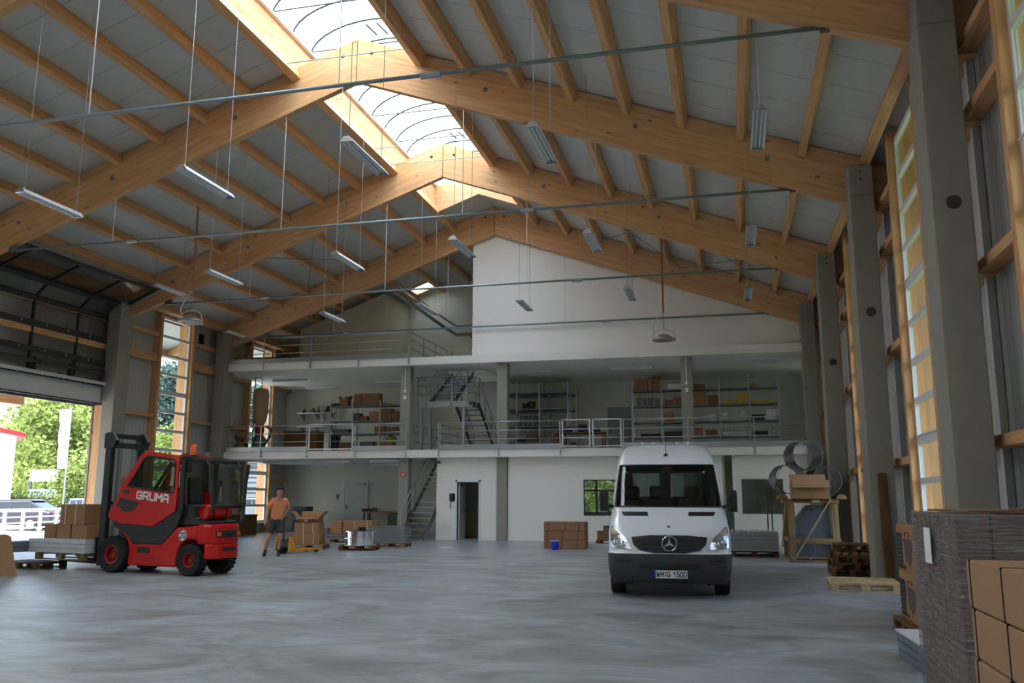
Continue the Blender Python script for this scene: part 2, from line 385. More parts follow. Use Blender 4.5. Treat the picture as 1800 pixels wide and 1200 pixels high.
# ---- roof deck: a sheet above and single panels below it
def roof(s):
    nm = 'right' if s > 0 else 'left'; rot = (0, TH, 0 if s > 0 else math.pi)
    o = MB(); c = math.cos(TH); D1 = 14.3
    root = struct(thing('ceiling_'+nm, 'grey panelled %s roof slope with timber purlins' % nm, 'ceiling', (RX, 0, 12.82))); root.rotation_euler = rot
    yy = lambda a, b: (a, b) if s > 0 else (-b, -a)                  # local y under the half turn
    y0, y1 = yy(YF-.3, 29.45); o.box((1.795/c, y0, .125), (D1/c, y1, .17)); OY = (36.39, 37.48); OD = (4.32, 5.33)
    if s > 0: y0, y1 = yy(29.45, YB+.3); o.box((-.04, y0, .125), (D1/c, y1, .17))
    else:
        for a_, b_ in ((29.45, OY[0]), (OY[1], YB+.3)): y0, y1 = yy(a_, b_); o.box((-.04, y0, .125), (D1/c, y1, .17))
        y0, y1 = yy(*OY); o.box((-.04, y0, .125), (OD[0]/c, y1, .17)); o.box((OD[1]/c, y0, .125), (D1/c, y1, .17))
    o.build('roof_sheet', M_CLAD, root)
    W_ = 1.09; n = 0; y = YF
    mA = MB().box((1.795/c, .007, .0), (D1/c, W_-.007, .12)).mesh('roof_panel', M_DECK); mB = MB().box((-.02, .007, .0), (D1/c, W_-.007, .12)).mesh('roof_panel', M_DECK)
    while y < YB:
        full = y > 28.9
        yl = y if s > 0 else -(y+W_)
        if s < 0 and abs(y-OY[0]) < .05:
            put('roof_panel', MB().box((-.02, .007, 0), (OD[0]/c, W_-.007, .12)).mesh('roof_panel', M_DECK), root, (0, yl, 0)); put('roof_panel', MB().box((OD[1]/c, .007, 0), (D1/c, W_-.007, .12)).mesh('roof_panel', M_DECK), root, (0, yl, 0))
        else: put('roof_panel', mB if full else mA, root, (0, yl, .0))
        y += W_
    ys = [YF]+FY+[YB]
    dl = [1.73, 2.95, 4.2, 5.45, 6.67, 7.9, 9.15, 10.4, 11.58]
    for i in range(len(ys)-1):
        a, b = ys[i]+.19, ys[i+1]-.005
        y0, y1 = yy(a, b)
        pm_ = MB().box((-.08, 0, -.31), (.08, y1-y0, -.006)).mesh('purlin', WY); pe = MB().box((-.10, 0, -.33), (.10, y1-y0, -.006)).mesh('eave_purlin', WY)
        for k, d in enumerate(dl):
            put('eave_purlin' if k == 8 else 'purlin', pe if k in (0, 8) else pm_, root, (d/c, y0, 0))
        if ys[i] > 28: put('purlin', pm_, root, (.5, y0, 0))
    y0, y1 = yy(YF-.3, YB+.3); MB().box((D1/c-.05, y0, -.35), (D1/c, y1, .2)).build('fascia_board', WY, root)
    return root
roof(1); roof(-1)
def outer_soffit(s):
    m = MB()
    for i, y in enumerate(FY[1:]): pass
    return m

# ---- glulam frames
def lp(d, z): z -= 12.82; return (d*math.cos(TH)-z*math.sin(TH), d*math.sin(TH)+z*math.cos(TH))
raf = [lp(0.012, 12.79), lp(D_OUT, 12.79-SLP*D_OUT), lp(D_OUT, 11.66-.362*D_OUT+.1), lp(D_COL+.02, 11.66-.362*D_COL), lp(0.012, 11.66)]
m_raf = MB().prism(raf, 0, .18).mesh('rafter', WX); m_rafL = MB().prism(raf, -.18, 0).mesh('rafter', WX)
ov = [lp(D_OUT+.07, 12.8-SLP*(D_OUT+.07)), lp(14.2, 12.8-SLP*14.2), lp(14.2, 12.8-SLP*14.2-.3), lp(D_OUT+.07, 12.8-SLP*(D_OUT+.07)-.45)]
m_ov = MB().prism(ov, 0, .18).mesh('eave_bracket', WX); m_ovL = MB().prism(ov, -.18, 0).mesh('eave_bracket', WX)
plug = MB().cyl((0, -.004, 0), (0, .01, 0), .045, 12).mesh('dowel_plug', M_DBROWN)
plate = MB().box((-.05, -.012, -.05), (.05, .0, .05)).mesh('fixing_plate', M_GALV)
fl = ['behind the camera', 'just behind the camera', 'nearest in view, its right end by the big column', 'second from the camera, peak under the skylight', 'third from the camera, peak at the far skylight', 'farthest, in front of the upper white wall']
for i, y in enumerate(FY):
    if i == 0: continue
    r = thing('glulam_frame', 'pitched glulam timber roof frame, '+fl[i], 'roof beam', (RX, y, 12.82), group='glulam roof frames')
    put('rafter', m_raf, r, (0, 0, 0), (0, TH, 0)); put('rafter', m_rafL, r, (0, 0, 0), (0, TH, math.pi))
    put('eave_bracket', m_ov, r, (0, 0, 0), (0, TH, 0)); put('eave_bracket', m_ovL, r, (0, 0, 0), (0, TH, math.pi))
    for x in (-.38, .38): put('dowel_plug', plug, r, (x, 0, -.46))
    for d in (3.3, 6.8, 9.6):
        for s in (-1, 1): put('fixing_plate', plate, r, (s*d, -.001, -SLP*d-.55))

# ---- columns of the side walls
for s in (1, -1):
    for k, y in enumerate(FY[2:]):
        if s < 0 and k == 0: continue
        nm = ['nearest to the camera with a black round cap', 'beside the leaning timber plank', 'behind the timber crate', 'at the right end of the mezzanine'][k] if s > 0 else ['', 'left of the roller gate outside the frame', 'between the sectional gate and the tall window', 'at the left end of the mezzanine'][k]
        r = thing('concrete_column', 'grey precast concrete column %s' % nm, 'column', (sx(s, D_COL), y, 0), group='precast side wall columns')
        m = MB().box((0, -.5, 0), (s*.46, .15, 7.62)).box((0, -.5, 7.62), (s*.46, -.012, 8.25)); m.build('shaft', M_CONC, r, bevel=.018)
        for z in (7.95, 8.1): MB().cyl((s*.23, -.504, z), (s*.23, -.49, z), .022, 10).build('anchor_hole', M_DBROWN, r)
        if k < 3 and s > 0: MB().cyl((s*.25, -.506, 5.2), (s*.25, -.49, 5.2), .09, 20).build('round_cap', M_GREYP, r)

# ---- ridge skylight
r = thing('ridge_skylight', 'long arched translucent skylight with timber curbs along the roof ridge', 'skylight', (RX, 0, 12.15))
SY0, SY1 = -4.9, 29.5
for s in (-1, 1):
    MB().box((s*1.70, SY0, .02), (s*1.78, SY1, .82)).build('curb_board', WY, r)
    MB().box((s*1.60, SY0, .80), (s*1.82, SY1, .86)).build('curb_capping', M_FRAMEW, r)
MB().prism([(-1.7, -.25), (0, .37), (1.7, -.25), (1.7, .86), (-1.7, .86)], SY1-.06, SY1).build('end_board', WX, r)
MB().prism([(-1.7, .0), (1.7, .0), (1.7, .86), (-1.7, .86)], SY0, SY0+.06).build('end_board', WX, r)
arc = lambda t: (1.72*math.cos(math.pi*(1-t)), .86+.80*math.sin(math.pi*t))
PW = 1.01; NA = 14
gm = MB(); P_ = [arc(k/NA) for k in range(NA+1)]
gm.add([(x, yy_, z) for (x, z) in P_ for yy_ in (.015, PW-.015)], [(2*k, 2*k+1, 2*k+3, 2*k+2) for k in range(NA)])
gA = gm.mesh('glazing_sheet', M_POLY, True); gB = gA.copy(); gB.materials.clear(); gB.materials.append(M_POLYB)
rb = MB().tube([(x*.985, 0, z-.02) for x, z in P_], .026, 5).mesh('glazing_rib', M_DARKM); tb = MB().cyl((-1.7, 0, .92), (1.7, 0, .92), .018, 5).mesh('tie_bar', M_DARKM)
k = 0; y = SY0+.06
while y < SY1-.2:
    put('glazing_sheet', gB if k % 7 == 4 else gA, r, (0, y, 0)); put('glazing_rib', rb, r, (0, y, 0))
    if k % 2 == 0: put('tie_bar', tb, r, (0, y, 0))
    if k % 7 == 3: 
        MB().cyl((-.15, y, 1.50), (-.15, y+.7, 1.60), .03, 6).build('vent_actuator', M_DARKM, r); MB().cyl((.15, y, 1.50), (.15, y+.7, 1.60), .03, 6).build('vent_actuator', M_DARKM, r)
    y += PW; k += 1
for s in (SY0+.03, SY1-.03): MB().add([(x, s, z) for x, z in P_]+[(0, s, .86)], [(i, i+1, NA+1) for i in range(NA)]).build('end_glazing', M_POLY, r)

# ---- tie rods
for k, y in enumerate(FY[2:]):
    nm = ['nearest, crossing the whole picture', 'second from the camera', 'third from the camera', 'farthest, in front of the white upper wall'][k]
    zr0 = 8.02
    r = thing('tie_rod', 'long thin steel tie rod under the roof, '+nm, 'tie rod', (RX, y+.09, zr0), group='roof tie rods')
    MB().cyl((-9.75, 0, 0), (10.15, 0, .03), .032, 8).build('rod', M_ROD, r, smooth=True)
    for x in (-6.1, 2.7+1.6): MB().cyl((x-.16, 0, .01), (x+.16, 0, .01), .055, 8).build('turnbuckle', M_GALV, r)
    for x in (-9.75, 10.15): MB().box((x-.12, -.05, -.03), (x+.12, .05, .13)).build('end_bracket', M_STAIR, r)
    for x in (-6.7, -1.9, 2.75, 7.3)[::1]:
        zt = 11.66-.362*abs(x)-zr0
        if x in (-6.7, -1.9, 2.75): MB().cyl((x, 0, .02), (x, 0, zt), .011, 6).build('hanger', M_LAMPH, r)

# ---- upper floors
SM = MB()
def slab(name, z0, z1, hole):
    m = MB(); x0, x1, y0, y1 = -20.52, 3.38, 31.5, YB-.005; hx0, hx1, hy0, hy1 = hole
    m.box((x0, y0, z0), (x1, hy0, z1)); m.box((x0, hy1, z0), (x1, y1, z1)); m.box((x0, hy0, z0), (hx0, hy1, z1)); m.box((hx1, hy0, z0), (x1, hy1, z1))
    return struct(m.build(name, M_SLAB))
slab('floor_mezzanine', Z1-.3, Z1, (-11.92, -10.88, 32.2, 35.6))
slab('floor_upper', Z2-.3, Z2, (-11.80, -9.40, 33.4, 36.9))
cn = {-12.12: ('left of the steel stairs', 'beside the ground floor stairs'), -8.24: ('right of the upper stair landing', 'set into the white office wall'), -1.40: ('in the middle of the right shelving', 'behind the white van')}
for x, (n1, n0) in cn.items():
    for z0, z1, n in ((0, Z1-.302, n0), (Z1+.001, Z2-.302, n1)):
        r = thing('concrete_pillar', 'square concrete pillar under the %s, %s' % ('mezzanine floor' if z0 == 0 else 'upper floor', n), 'pillar', (x, 31.92, z0), group='mezzanine pillars')
        MB().box((-.2, -.2, 0), (.2, .2, z1-z0)).build('shaft', M_CONC, r, bevel=.012)
        if z0 == 0 and x < -12:
            g = MB().box((-.09, -.212, 2.33), (.09, -.201, 2.51)).build('fire_sign', M_SIGNR, r); g['label'] = 'red fire extinguisher sign'
            MB().box((-.05, -.216, 2.37), (-.01, -.211, 2.45)).tube([(-.02, -.214, 2.45), (.03, -.214, 2.47), (.06, -.214, 2.42)], .009, 4).box((.02, -.216, 2.36), (.05, -.211, 2.40)).build('sign_symbol', M_PAPER, g)
        if z0 > 1 and x != -8.24:
            MB().box((-.055, -.24, 1.95), (.055, -.201, 2.1)).build('socket_box', M_PAPER, r); MB().cyl((0, -.22, 2.3), (0, -.22, 3.2), .015, 6).build('conduit', M_PAPER, r); MB().cyl((0, -.26, 2.2), (0, -.2, 2.3), .05, 8).build('detector', M_PAPER, r)
# upper white wall and its return, room block left of the stair head
m = MB().prism([(-9.5, Z2), (3.35, Z2), (3.35, deck(11.92)-.02), (RX, deck(0)-.02), (-9.5, deck(.93)-.02)], 31.96, 32.1); m.box((-9.5, 32.1, Z2), (-9.38, YB-.01, deck(.93)-.02))
struct(m.build('wall_upper_white', M_WHITE))
m = MB().prism([(-18.4, Z2), (-14.4, Z2), (-14.4, deck(5.83)-.32), (-18.4, deck(9.83)-.32)], 35.0, 35.12); m.box((-14.5, 35.12, Z2), (-14.4, YB-.01, deck(5.9)-.32))
struct(m.build('wall_upper_room', M_BEIGE))
# ground floor office wall with door and windows
ofy = 31.80
def wallrect(m, x0, x1, holes, z1=Z1-.302, y0=ofy, y1=ofy+.12):
    xs = sorted(holes); cur = x0
    for a, b, za, zb in xs:
        m.box((cur, y0, 0), (a, y1, z1)); m.box((a, y0, zb), (b, y1, z1))
        if za > 0: m.box((a, y0, 0), (b, y1, za))
        cur = b
    m.box((cur, y0, 0), (x1, y1, z1))
m = MB(); wallrect(m, -10.8, -8.46, [(-9.98, -9.14, 0, 2.12)]); wallrect(m, -8.02, -1.62, [(-5.2, -3.35, .92, 2.2)]); wallrect(m, -1.18, -.28, [])
wallrect(m, .06, 3.36, [(.32, 1.78, .98, 2.24)])
m.box((-10.8, ofy+.12, 0), (-10.68, YB-.01, Z1-.302))
struct(m.build('wall_office', M_WHITE))
m = MB().box((-10.68, 34.6, 0), (-7.5, 34.7, Z1-.31)).box((-7.5, ofy+.13, 0), (-7.4, 37.9, Z1-.31)).box((-.3, ofy+.13, 0), (-.2, 37.9, Z1-.31)).box((.06, 35, 0), (3.3, 35.1, Z1-.31))
struct(m.build('wall_office_inner', M_BEIGE))
t = MB()
for a, b in (((-10.06, ofy-.02, 0), (-9.98, ofy+.125, 2.2)), ((-9.14, ofy-.02, 0), (-9.06, ofy+.125, 2.2)), ((-10.06, ofy-.02, 2.12), (-9.06, ofy+.125, 2.2))): t.box(a, b)
struct(t.build('trim_1', M_FRAMEW))
dr = struct(thing('door_1', 'grey office door standing open inward in the white wall', 'door', (-9.97, ofy+.12, 0)))
MB().box((0, .01, .01), (.045, .80, 2.1)).build('leaf', M_GREYDOOR, dr); MB().box((.045, .68, 1.0), (.10, .72, 1.05)).cyl((.1, .60, 1.03), (.1, .72, 1.03), .012).build('door_handle', M_STAIR, dr); MB().box((.04, .05, 1.98), (.1, .35, 2.05)).build('door_closer', M_STAIR, dr)
for (a, b, za, zb, nm) in ((-5.2, -3.35, .92, 2.2, 'dark office window beside the van mirror'), (.32, 1.78, .98, 2.24, 'office window behind the timber crate')):
    w = struct(thing('window_inner', nm, 'window', ((a+b)/2, ofy+.05, za)))
    h = (b-a)/2; H = zb-za
    fm = MB(); fm.box((-h, -.03, 0), (-h+.04, .03, H)).box((h-.04, -.03, 0), (h, .03, H)).box((-h, -.03, 0), (h, .03, .04)).box((-h, -.03, H-.04), (h, .03, H)); fm.build('frame', M_DARKM if a < 0 else M_FRAMEW, w)
    MB().box((-h+.04, -.005, .04), (h-.04, .005, H-.04)).build('pane', M_GLASS, w)
d2 = struct(thing('door_2', 'white steel door with closer in the back wall', 'door', (-17.35, YB-.01, 0)))
MB().box((0, -.05, .01), (1.08, -.005, 2.25)).build('leaf', M_GREYDOOR, d2, bevel=.006); fm = MB(); fm.box((-.07, -.06, 0), (-.005, 0, 2.33)).box((1.085, -.06, 0), (1.15, 0, 2.33)).box((-.005, -.06, 2.255), (1.085, 0, 2.33)); fm.build('frame', M_FRAMEW, d2)
MB().box((.62, -.11, 2.1), (1.0, -.05, 2.17)).build('door_closer', M_GALV, d2); MB().box((.06, -.075, 1.0), (.14, -.05, 1.2)).cyl((.1, -.09, 1.1), (.24, -.09, 1.1), .014).build('door_handle', M_STAIR, d2)
d3 = struct(thing('door_3', 'grey door at the back of the mezzanine', 'door', (-5.1, YB-.01, Z1)))
MB().box((0, -.05, .01), (1.0, -.005, 2.1)).build('leaf', pm('grey_blue_door', (150, 158, 158), .5), d3); MB().box((.05, -.08, 1.0), (.18, -.05, 1.06)).build('door_handle', M_STAIR, d3)
# ================================================================== SECTIONAL GATE
GX = -20.30; GY0, GY1 = 19.05, 25.18
g = thing('sectional_gate', 'half-open sectional gate with smoky acrylic panes and white bottom panel', 'gate', (GX, 0, 4.58))
path = [(0, 0), (0, .60), (0, 1.37), (0, 2.15), (0, 2.93), (.46, 3.39), (1.62, 3.88)]     # (x inwards, z) of the section joints
muls = [GY0+.03, 19.8, 21.67, 23.55, GY1-.03]
MB().box((-.03, GY0, .04), (.03, GY1, .60)).build('bottom_panel', M_SHEET, g, bevel=.008)
MB().box((-.03, GY0, 0), (.035, GY1, .045)).build('rubber_seal', M_BLACK, g)
for k in range(1, 6):
    (xa, za), (xb, zb) = path[k], path[k+1]; t = Vector((xb-xa, 0, zb-za)).normalized(); n = Vector((t.z, 0, -t.x))
    fr = MB(); a = Vector((xa, 0, za)); b = Vector((xb, 0, zb))
    for p in (a+t*.045, b-t*.045): fr.bar((p.x, GY0, p.z), (p.x, GY1, p.z), .07, .095, (t.x, 0, t.z))
    for y in muls: fr.bar((a.x+t.x*.08, y, a.z+t.z*.08), (b.x-t.x*.08, y, b.z-t.z*.08), .065, .085, (0, 1, 0))
    sec = fr.build('section_frame', M_DARKM, g)
    for j in range(len(muls)-1):
        p = MB(); y0, y1 = muls[j]+.03, muls[j+1]-.03; A, B = a+t*.08, b-t*.08
        q = [A-n*.006, A+n*.006, B+n*.006, B-n*.006]
        p.add([(v.x, y0, v.z) for v in q]+[(v.x, y1, v.z) for v in q], [(0,1,2,3),(7,6,5,4),(0,4,5,1),(1,5,6,2),(2,6,7,3),(3,7,4,0)]).build('pane', M_ACRYL, sec)
    for y in (20.3, 21.2, 22.2, 23.1, 24.1, 24.8): MB().cbox((a.x+.045*(1 if k < 4 else .8), y, a.z+.02), (.02, .05, .09)).build('hinge', M_GALV, sec)
for y in (GY1+.06, GY0-.06):
    MB().tube([(.05, y, -4.5), (.05, y, 2.9), (.5, y, 3.36), (1.9, y, 3.98), (3.4, y, 4.6)][:4], .035, 6).build('track', M_GALV, g)
    MB().box((-.02, y-.05, -4.58), (.02, y+.12, 3.2)).build('track_angle', M_DARKM, g)
MB().cyl((.26, GY0-.1, .98), (.26, GY1+.25, .98), .025, 8).build('spring_shaft', M_GALV, g)
for y in (20.9, 22.4, 23.9): MB().cyl((.26, y-.62, .98), (.26, y+.62, .98), .075, 14).build('torsion_spring', M_SPRUNG, g)
for y in (21.65, 23.15, 24.6): MB().box((.12, y-.03, .72), (.3, y+.03, 1.1)).build('spring_bracket', M_DARKM, g)
MB().box((.16, GY0-.1, .62), (.24, GY1+.12, .72)).build('cross_rail', M_LAMPH, g)
MB().cyl((.26, GY1+.2, .98), (.26, GY1+.3, .98), .13, 14).build('cable_drum', M_STAIR, g)
MB().box((.1, GY1+.2, -.3), (.34, GY1+.38, .05)).build('drive_unit', M_STAIR, g); MB().tube([(.2, GY1+.3, -.3), (.24, GY1+.32, -1.2), (.2, GY1+.3, -2.6)], .012, 5).build('pull_cable', M_BLACK, g)
struct(MB().box((-20.85, GY1, 0), (-20.24, GY1+.16, 4.6)).build('trim_2', WZ)); struct(MB().box((-20.85, GY0-.16, 0), (-20.24, GY0, 4.6)).build('trim_3', WZ)); struct(MB().box((-20.85, GY0, 4.62), (-20.60, GY1, 4.82)).build('trim_4', WY))
MB().box((.10, GY1+.12, -4.5), (.16, GY1+.36, -.5)).build('cable_duct', M_LAMPH, g)

# ================================================================== RAILINGS AND STAIRS
def railing(label, x0, x1, y, z0, posts, gates=(), drop=.26):
    r = thing('guard_railing', label, 'railing', (0, y, z0), group='steel guard railings')
    m = MB().box((-.02, -.03, -drop), (.02, .0, 1.02)).box((-.03, -.035, -drop), (.03, .01, -drop+.05)).mesh('railing_post', M_RAIL)
    for p in posts: put('railing_post', m, r, (p, 0, 0))
    cuts = sorted(gates); cur = x0; spans = []
    for a, b in cuts: spans.append((cur, a)); cur = b
    spans.append((cur, x1))
    for a, b in spans:
        if b-a < .1: continue
        for z in (1.0, .68, .36): MB().cyl((a, -.01, z), (b, -.01, z), .021 if z > .9 else .015, 7).build('rail', M_RAIL, r, smooth=True)
        MB().box((a, -.012, .0), (b, -.004, .17)).build('toe_plate', M_RAIL, r)
    for a, b in cuts:
        fr = MB()
        for x in (a+.03, b-.03): fr.box((x-.025, -.03, .02), (x+.025, .01, 1.03))
        for z in (.04, 1.0): fr.box((a+.03, -.03, z), (b-.03, .01, z+.04))
        ga = fr.build('gate_leaf', pm('bright_galvanised', (196, 206, 214), .35, .6) if 'bg' not in CHILD else CHILD['bg'], r)
        CHILD['bg'] = ga.data.materials[0]
        for z in (.36, .68): MB().cyl((a+.05, -.01, z), (b-.05, -.01, z), .014, 6).build('gate_bar', M_RAIL, ga)
    return r
railing('steel railing of the mezzanine, left section by the hanging sack', -19.6, -11.94, 31.47, Z1, (-18.07, -16.07, -14.03, -11.94), [(-16.0, -14.1)])
railing('steel railing of the mezzanine, long right section above the office', -10.63, 2.85, 31.47, Z1, (-10.63, -8.3, -5.98, -3.67, -1.4, .85, 2.85), [(-5.92, -4.86), (-4.80, -3.73)])
railing('steel railing of the upper floor, left of the stair head', -19.6, -11.9, 31.47, Z2, (-18.13, -16.06, -13.99, -11.9))

def flight(parent, x0, x1, ya, za, yb, zb, n, mat=M_STAIR):
    """open treads between two plate stringers, from (ya, za) up to (yb, zb)"""
    for x in (x0, x1): MB().bar((x, ya, za+.06), (x, yb, zb-.02), .02, .22, (1, 0, 0) if False else (0, 0, 1)).build('stringer', mat, parent)
    tr = MB().box((x0+.015, -.13, -.02), (x1-.015, .13, .02)).mesh('tread', M_GALV if mat is M_STAIR else mat)
    for k in range(1, n): f = k/n; put('tread', tr, parent, (0, ya+(yb-ya)*(f-.3/n), za+(zb-za)*f))
def slope_rail(parent, x, ya, za, yb, zb, nposts, ext=0):
    for h in (1.0, .68, .36): MB().cyl((x, ya, za+h), (x, yb, zb+h), .02 if h > .9 else .013, 7).build('handrail' if h > .9 else 'knee_rail', M_RAIL, parent, smooth=True)
    for k in range(nposts):
        f = k/(nposts-1); y = ya+(yb-ya)*f; z = za+(zb-za)*f; MB().box((x-.02, y-.02, z+.02), (x+.02, y+.02, z+1.0)).build('baluster', M_RAIL, parent)
s0 = thing('steel_staircase', 'open steel stairs rising from the ground floor beside the white office wall', 'stairs', (0, 0, 0))
flight(s0, -11.82, -10.92, 30.75, 0, 35.3, Z1, 17); slope_rail(s0, -11.84, 30.85, .1, 35.3, Z1, 4)
MB().tube([(-11.84, 30.85, .0), (-11.84, 30.85, 1.1)], .022, 7).build('newel_post', M_RAIL, s0); MB().box((-11.9, 30.6, 0), (-11.76, 30.9, .04)).build('foot_plate', M_STAIR, s0)
s1 = thing('steel_stair_tower', 'two-flight steel stairs with landing from mezzanine to upper floor', 'stairs', (0, 0, Z1))
zl = 5.22-Z1
MB().box((-11.80, 32.45, zl-.02), (-9.62, 33.5, zl+.01)).build('landing', M_STAIR, s1); MB().box((-11.80, 32.42, zl-.2), (-9.75, 32.46, zl+.03)).build('landing_edge', M_RAIL, s1); MB().box((-9.64, 32.46, zl-.2), (-9.60, 33.5, zl+.02)).build('landing_edge', M_STAIR, s1)
for x in (-11.72, -9.98): MB().box((x-.05, 32.47, 0), (x+.05, 32.57, zl-.02)).build('leg', M_RAIL, s1)
MB().box((-11.72, 33.35, 0), (-11.62, 33.45, zl-.02)).build('leg', M_RAIL, s1)
for z in (1.0, .68, .36): MB().cyl((-11.95, 32.44, zl+z), (-9.6, 32.44, zl+z), .02, 7).build('rail', M_RAIL, s1); MB().cyl((-9.6, 32.44, zl+z), (-9.6, 33.5, zl+z), .02, 7).build('rail', M_RAIL, s1); MB().cyl((-11.85, 32.44, zl+z), (-11.85, 33.5, zl+z), .02, 7).build('rail', M_RAIL, s1)
for x, y in ((-11.85, 32.44), (-11.5, 32.44), (-10.45, 32.44), (-9.85, 32.44), (-9.6, 32.9)): MB().box((x-.02, y-.02, zl-.2), (x+.02, y+.02, zl+1.0)).build('baluster', M_RAIL, s1)
flight(s1, -10.62, -9.66, 36.2, 0, 33.5, zl, 10); slope_rail(s1, -9.64, 36.2, 0, 33.5, zl, 4); slope_rail(s1, -10.64, 36.2, 0, 33.5, zl, 4)
flight(s1, -11.70, -10.76, 33.5, zl, 36.4, Z2-Z1, 10); slope_rail(s1, -10.74, 33.5, zl, 36.4, Z2-Z1, 4); slope_rail(s1, -11.72, 33.5, zl, 36.4, Z2-Z1, 4)
def hole_rail(name, label, z0, xs, y0, y1):
    r = thing(name, label, 'railing', (0, 0, z0), group='stairwell railings')
    for x in xs:
        for z in (1.0, .68, .36): MB().cyl((x, y0, z), (x, y1, z), .018, 6).build('rail', M_RAIL, r)
        for y in (y0, (y0*2+y1)/3, (y0+2*y1)/3, y1): MB().box((x-.018, y-.018, 0), (x+.018, y+.018, 1.0)).build('baluster', M_RAIL, r)
hole_rail('stairwell_railing', 'short railing around the mezzanine stairwell, left of the stair legs', Z1, (-11.96, -10.84), 32.3, 35.5)
hole_rail('stairwell_railing', 'railing around the upper stairwell next to the white wall', Z2, (-11.86, ), 31.47, 36.0)

# ================================================================== HANGING STRIP LIGHTS
def strip_light():
    r = thing('strip_light', '', 'light', (0, 0, 0), group='hanging strip lights')
    prof = [(-.11, 0), (-.045, .085), (.045, .085), (.11, 0), (.095, 0), (.04, .07), (-.04, .07), (-.095, 0)]
    MB().prism(prof, -.76, .76).build('housing', M_LAMPH, r)
    for e in (-.765, .75): MB().prism([(-.11, 0), (-.045, .085), (.045, .085), (.11, 0)], e, e+.015).build('end_cap', M_LAMPG, r)
    for x in (-.035, .035): MB().cyl((x, -.72, .035), (x, .72, .035), .013, 8).build('tube', M_TUBE, r)
    for y in (-.66, .66): MB().tube([(0, y, .08), (0, y, .14)], .012, 5).build('hook', M_GALV, r)
    return r
proto = strip_light()
chain_m = {}
rows = [('first row', [(-12.4, 13.4), (-8.85, 13.1), (-5.62, 12.65), (-2.68, 12.8), (.62, 13.0)]),
        ('middle row', [(-12.35, 19.3), (-8.62, 18.6), (-5.62, 18.1), (-2.72, 18.3), (.62, 18.6)]),
        ('back row', [(-11.85, 24.6), (-8.55, 24.1), (-5.62, 24.2), (-2.48, 23.5), (.66, 24.2)])]
order = ['first from left', 'second from left', 'third from left', 'fourth from left', 'rightmost']
spots = [(x, y, 7.05, 'white strip light hanging on chains, %s, %s' % (rn, order[k])) for rn, L in rows for k, (x, y) in enumerate(L)]
spots += [(-16.9, 23.4, 7.95, 'long white strip light under the open gate track at left'), (-18.4, 29.8, 7.75, 'small strip light under the roof near the tall left window')]
lights = [proto]+[copy_tree(proto) for _ in spots[1:]]
for o, (x, y, z, lab) in zip(lights, spots):
    o['label'] = lab; o.location = (x, y, z); d = abs(x-RX)
    for yy in (-.66, .66):
        MB().tube([(0, yy, .14), (0, yy, (deck(d)-.005 if d > 1.75 else 12.0)-z)], .0055, 5).build('chain', M_GALV, o)
        if d < 1.75: MB().cyl((RX-1.7-x, yy, 12.0-z), (RX+1.7-x, yy, 12.0-z), .012, 6).build('carrier_bar', M_GALV, o)
def disc_lamp(loc, ztop, label):
    r = thing('disc_lamp', label, 'lamp', loc, group='hanging disc lamps')
    MB().lathe([(0, 0), (.36, 0), (.375, .03), (.36, .07), (.28, .09), (.2, .15), (.12, .2), (0, .2)], 28).build('disc', M_HEAT, r, auto=40)
    MB().lathe([(.30, -.006), (.345, -.006), (.345, .0), (.30, .0), (.30, -.006)], 28).build('rim', M_LAMPH, r)
    MB().tube([(-.36, 0, .06), (-.36, 0, .16), (-.27, 0, .3), (-.1, 0, .36), (.1, 0, .36), (.27, 0, .3), (.36, 0, .16), (.36, 0, .06)], .018, 6).build('hoop', M_LAMPH, r)
    MB().tube([(-.33, 0, .2), (-.36, 0, .45), (-.2, 0, .75), (-.02, 0, .95)], .018, 6).build('cable', M_LAMPH, r)
    MB().cyl((0, 0, .95), (0, 0, ztop-loc[2]), .028, 8).build('hanger_pipe', M_COPPER, r); MB().cyl((0, 0, .36), (0, 0, .95), .016, 6).build('link', M_GALV, r)
disc_lamp((-15.1, 22.0, 6.56), deck(6.53)-.27, 'round grey disc lamp hanging by the tall left window')
disc_lamp((-1.93, 28.4, 6.60), deck(6.64)-.27, 'round grey disc lamp hanging in front of the white upper wall')
# lights under the floors
tl = MB().box((-.8, -.06, -.09), (.8, .06, -.005)).mesh('housing', M_LAMPH); td = MB().box((-.78, -.05, -.10), (.78, .05, -.09)).mesh('diffuser', M_TUBE)
und = [(-18.4, 34.2, Z2-.3, 'under the upper floor above the hanging sack', 0), (-18.2, 36.9, Z2-.3, 'under the upper floor, far left at the back', 0), (-14.2, 35.6, Z2-.3, 'under the upper floor above the left shelf boxes', 0), (-7.6, 33.9, Z2-.3, 'under the upper floor right of the stairs', 0), (-3.6, 33.9, Z2-.3, 'under the upper floor above the middle shelves', 0), (1.2, 33.6, Z2-.3, 'under the upper floor near its right end', 0),
       (-18.2, 33.4, Z1-.3, 'under the mezzanine, front left one', 0), (-15.9, 33.4, Z1-.3, 'under the mezzanine, front middle one', 0), (-13.3, 33.1, Z1-.3, 'under the mezzanine beside the pillar', 0), (-17.6, 36.6, Z1-.3, 'under the mezzanine, back left one', 0), (-14.8, 36.6, Z1-.3, 'under the mezzanine, back right one', 0), (-11.35, 36.3, Z1-.3, 'under the mezzanine behind the stairs', 0)]
for x, y, z, n, a in und:
    r = thing('ceiling_light', 'narrow batten light fixed '+n, 'light', (x, y, z), group='batten lights under the floors'); put('housing', tl, r); put('diffuser', td, r)
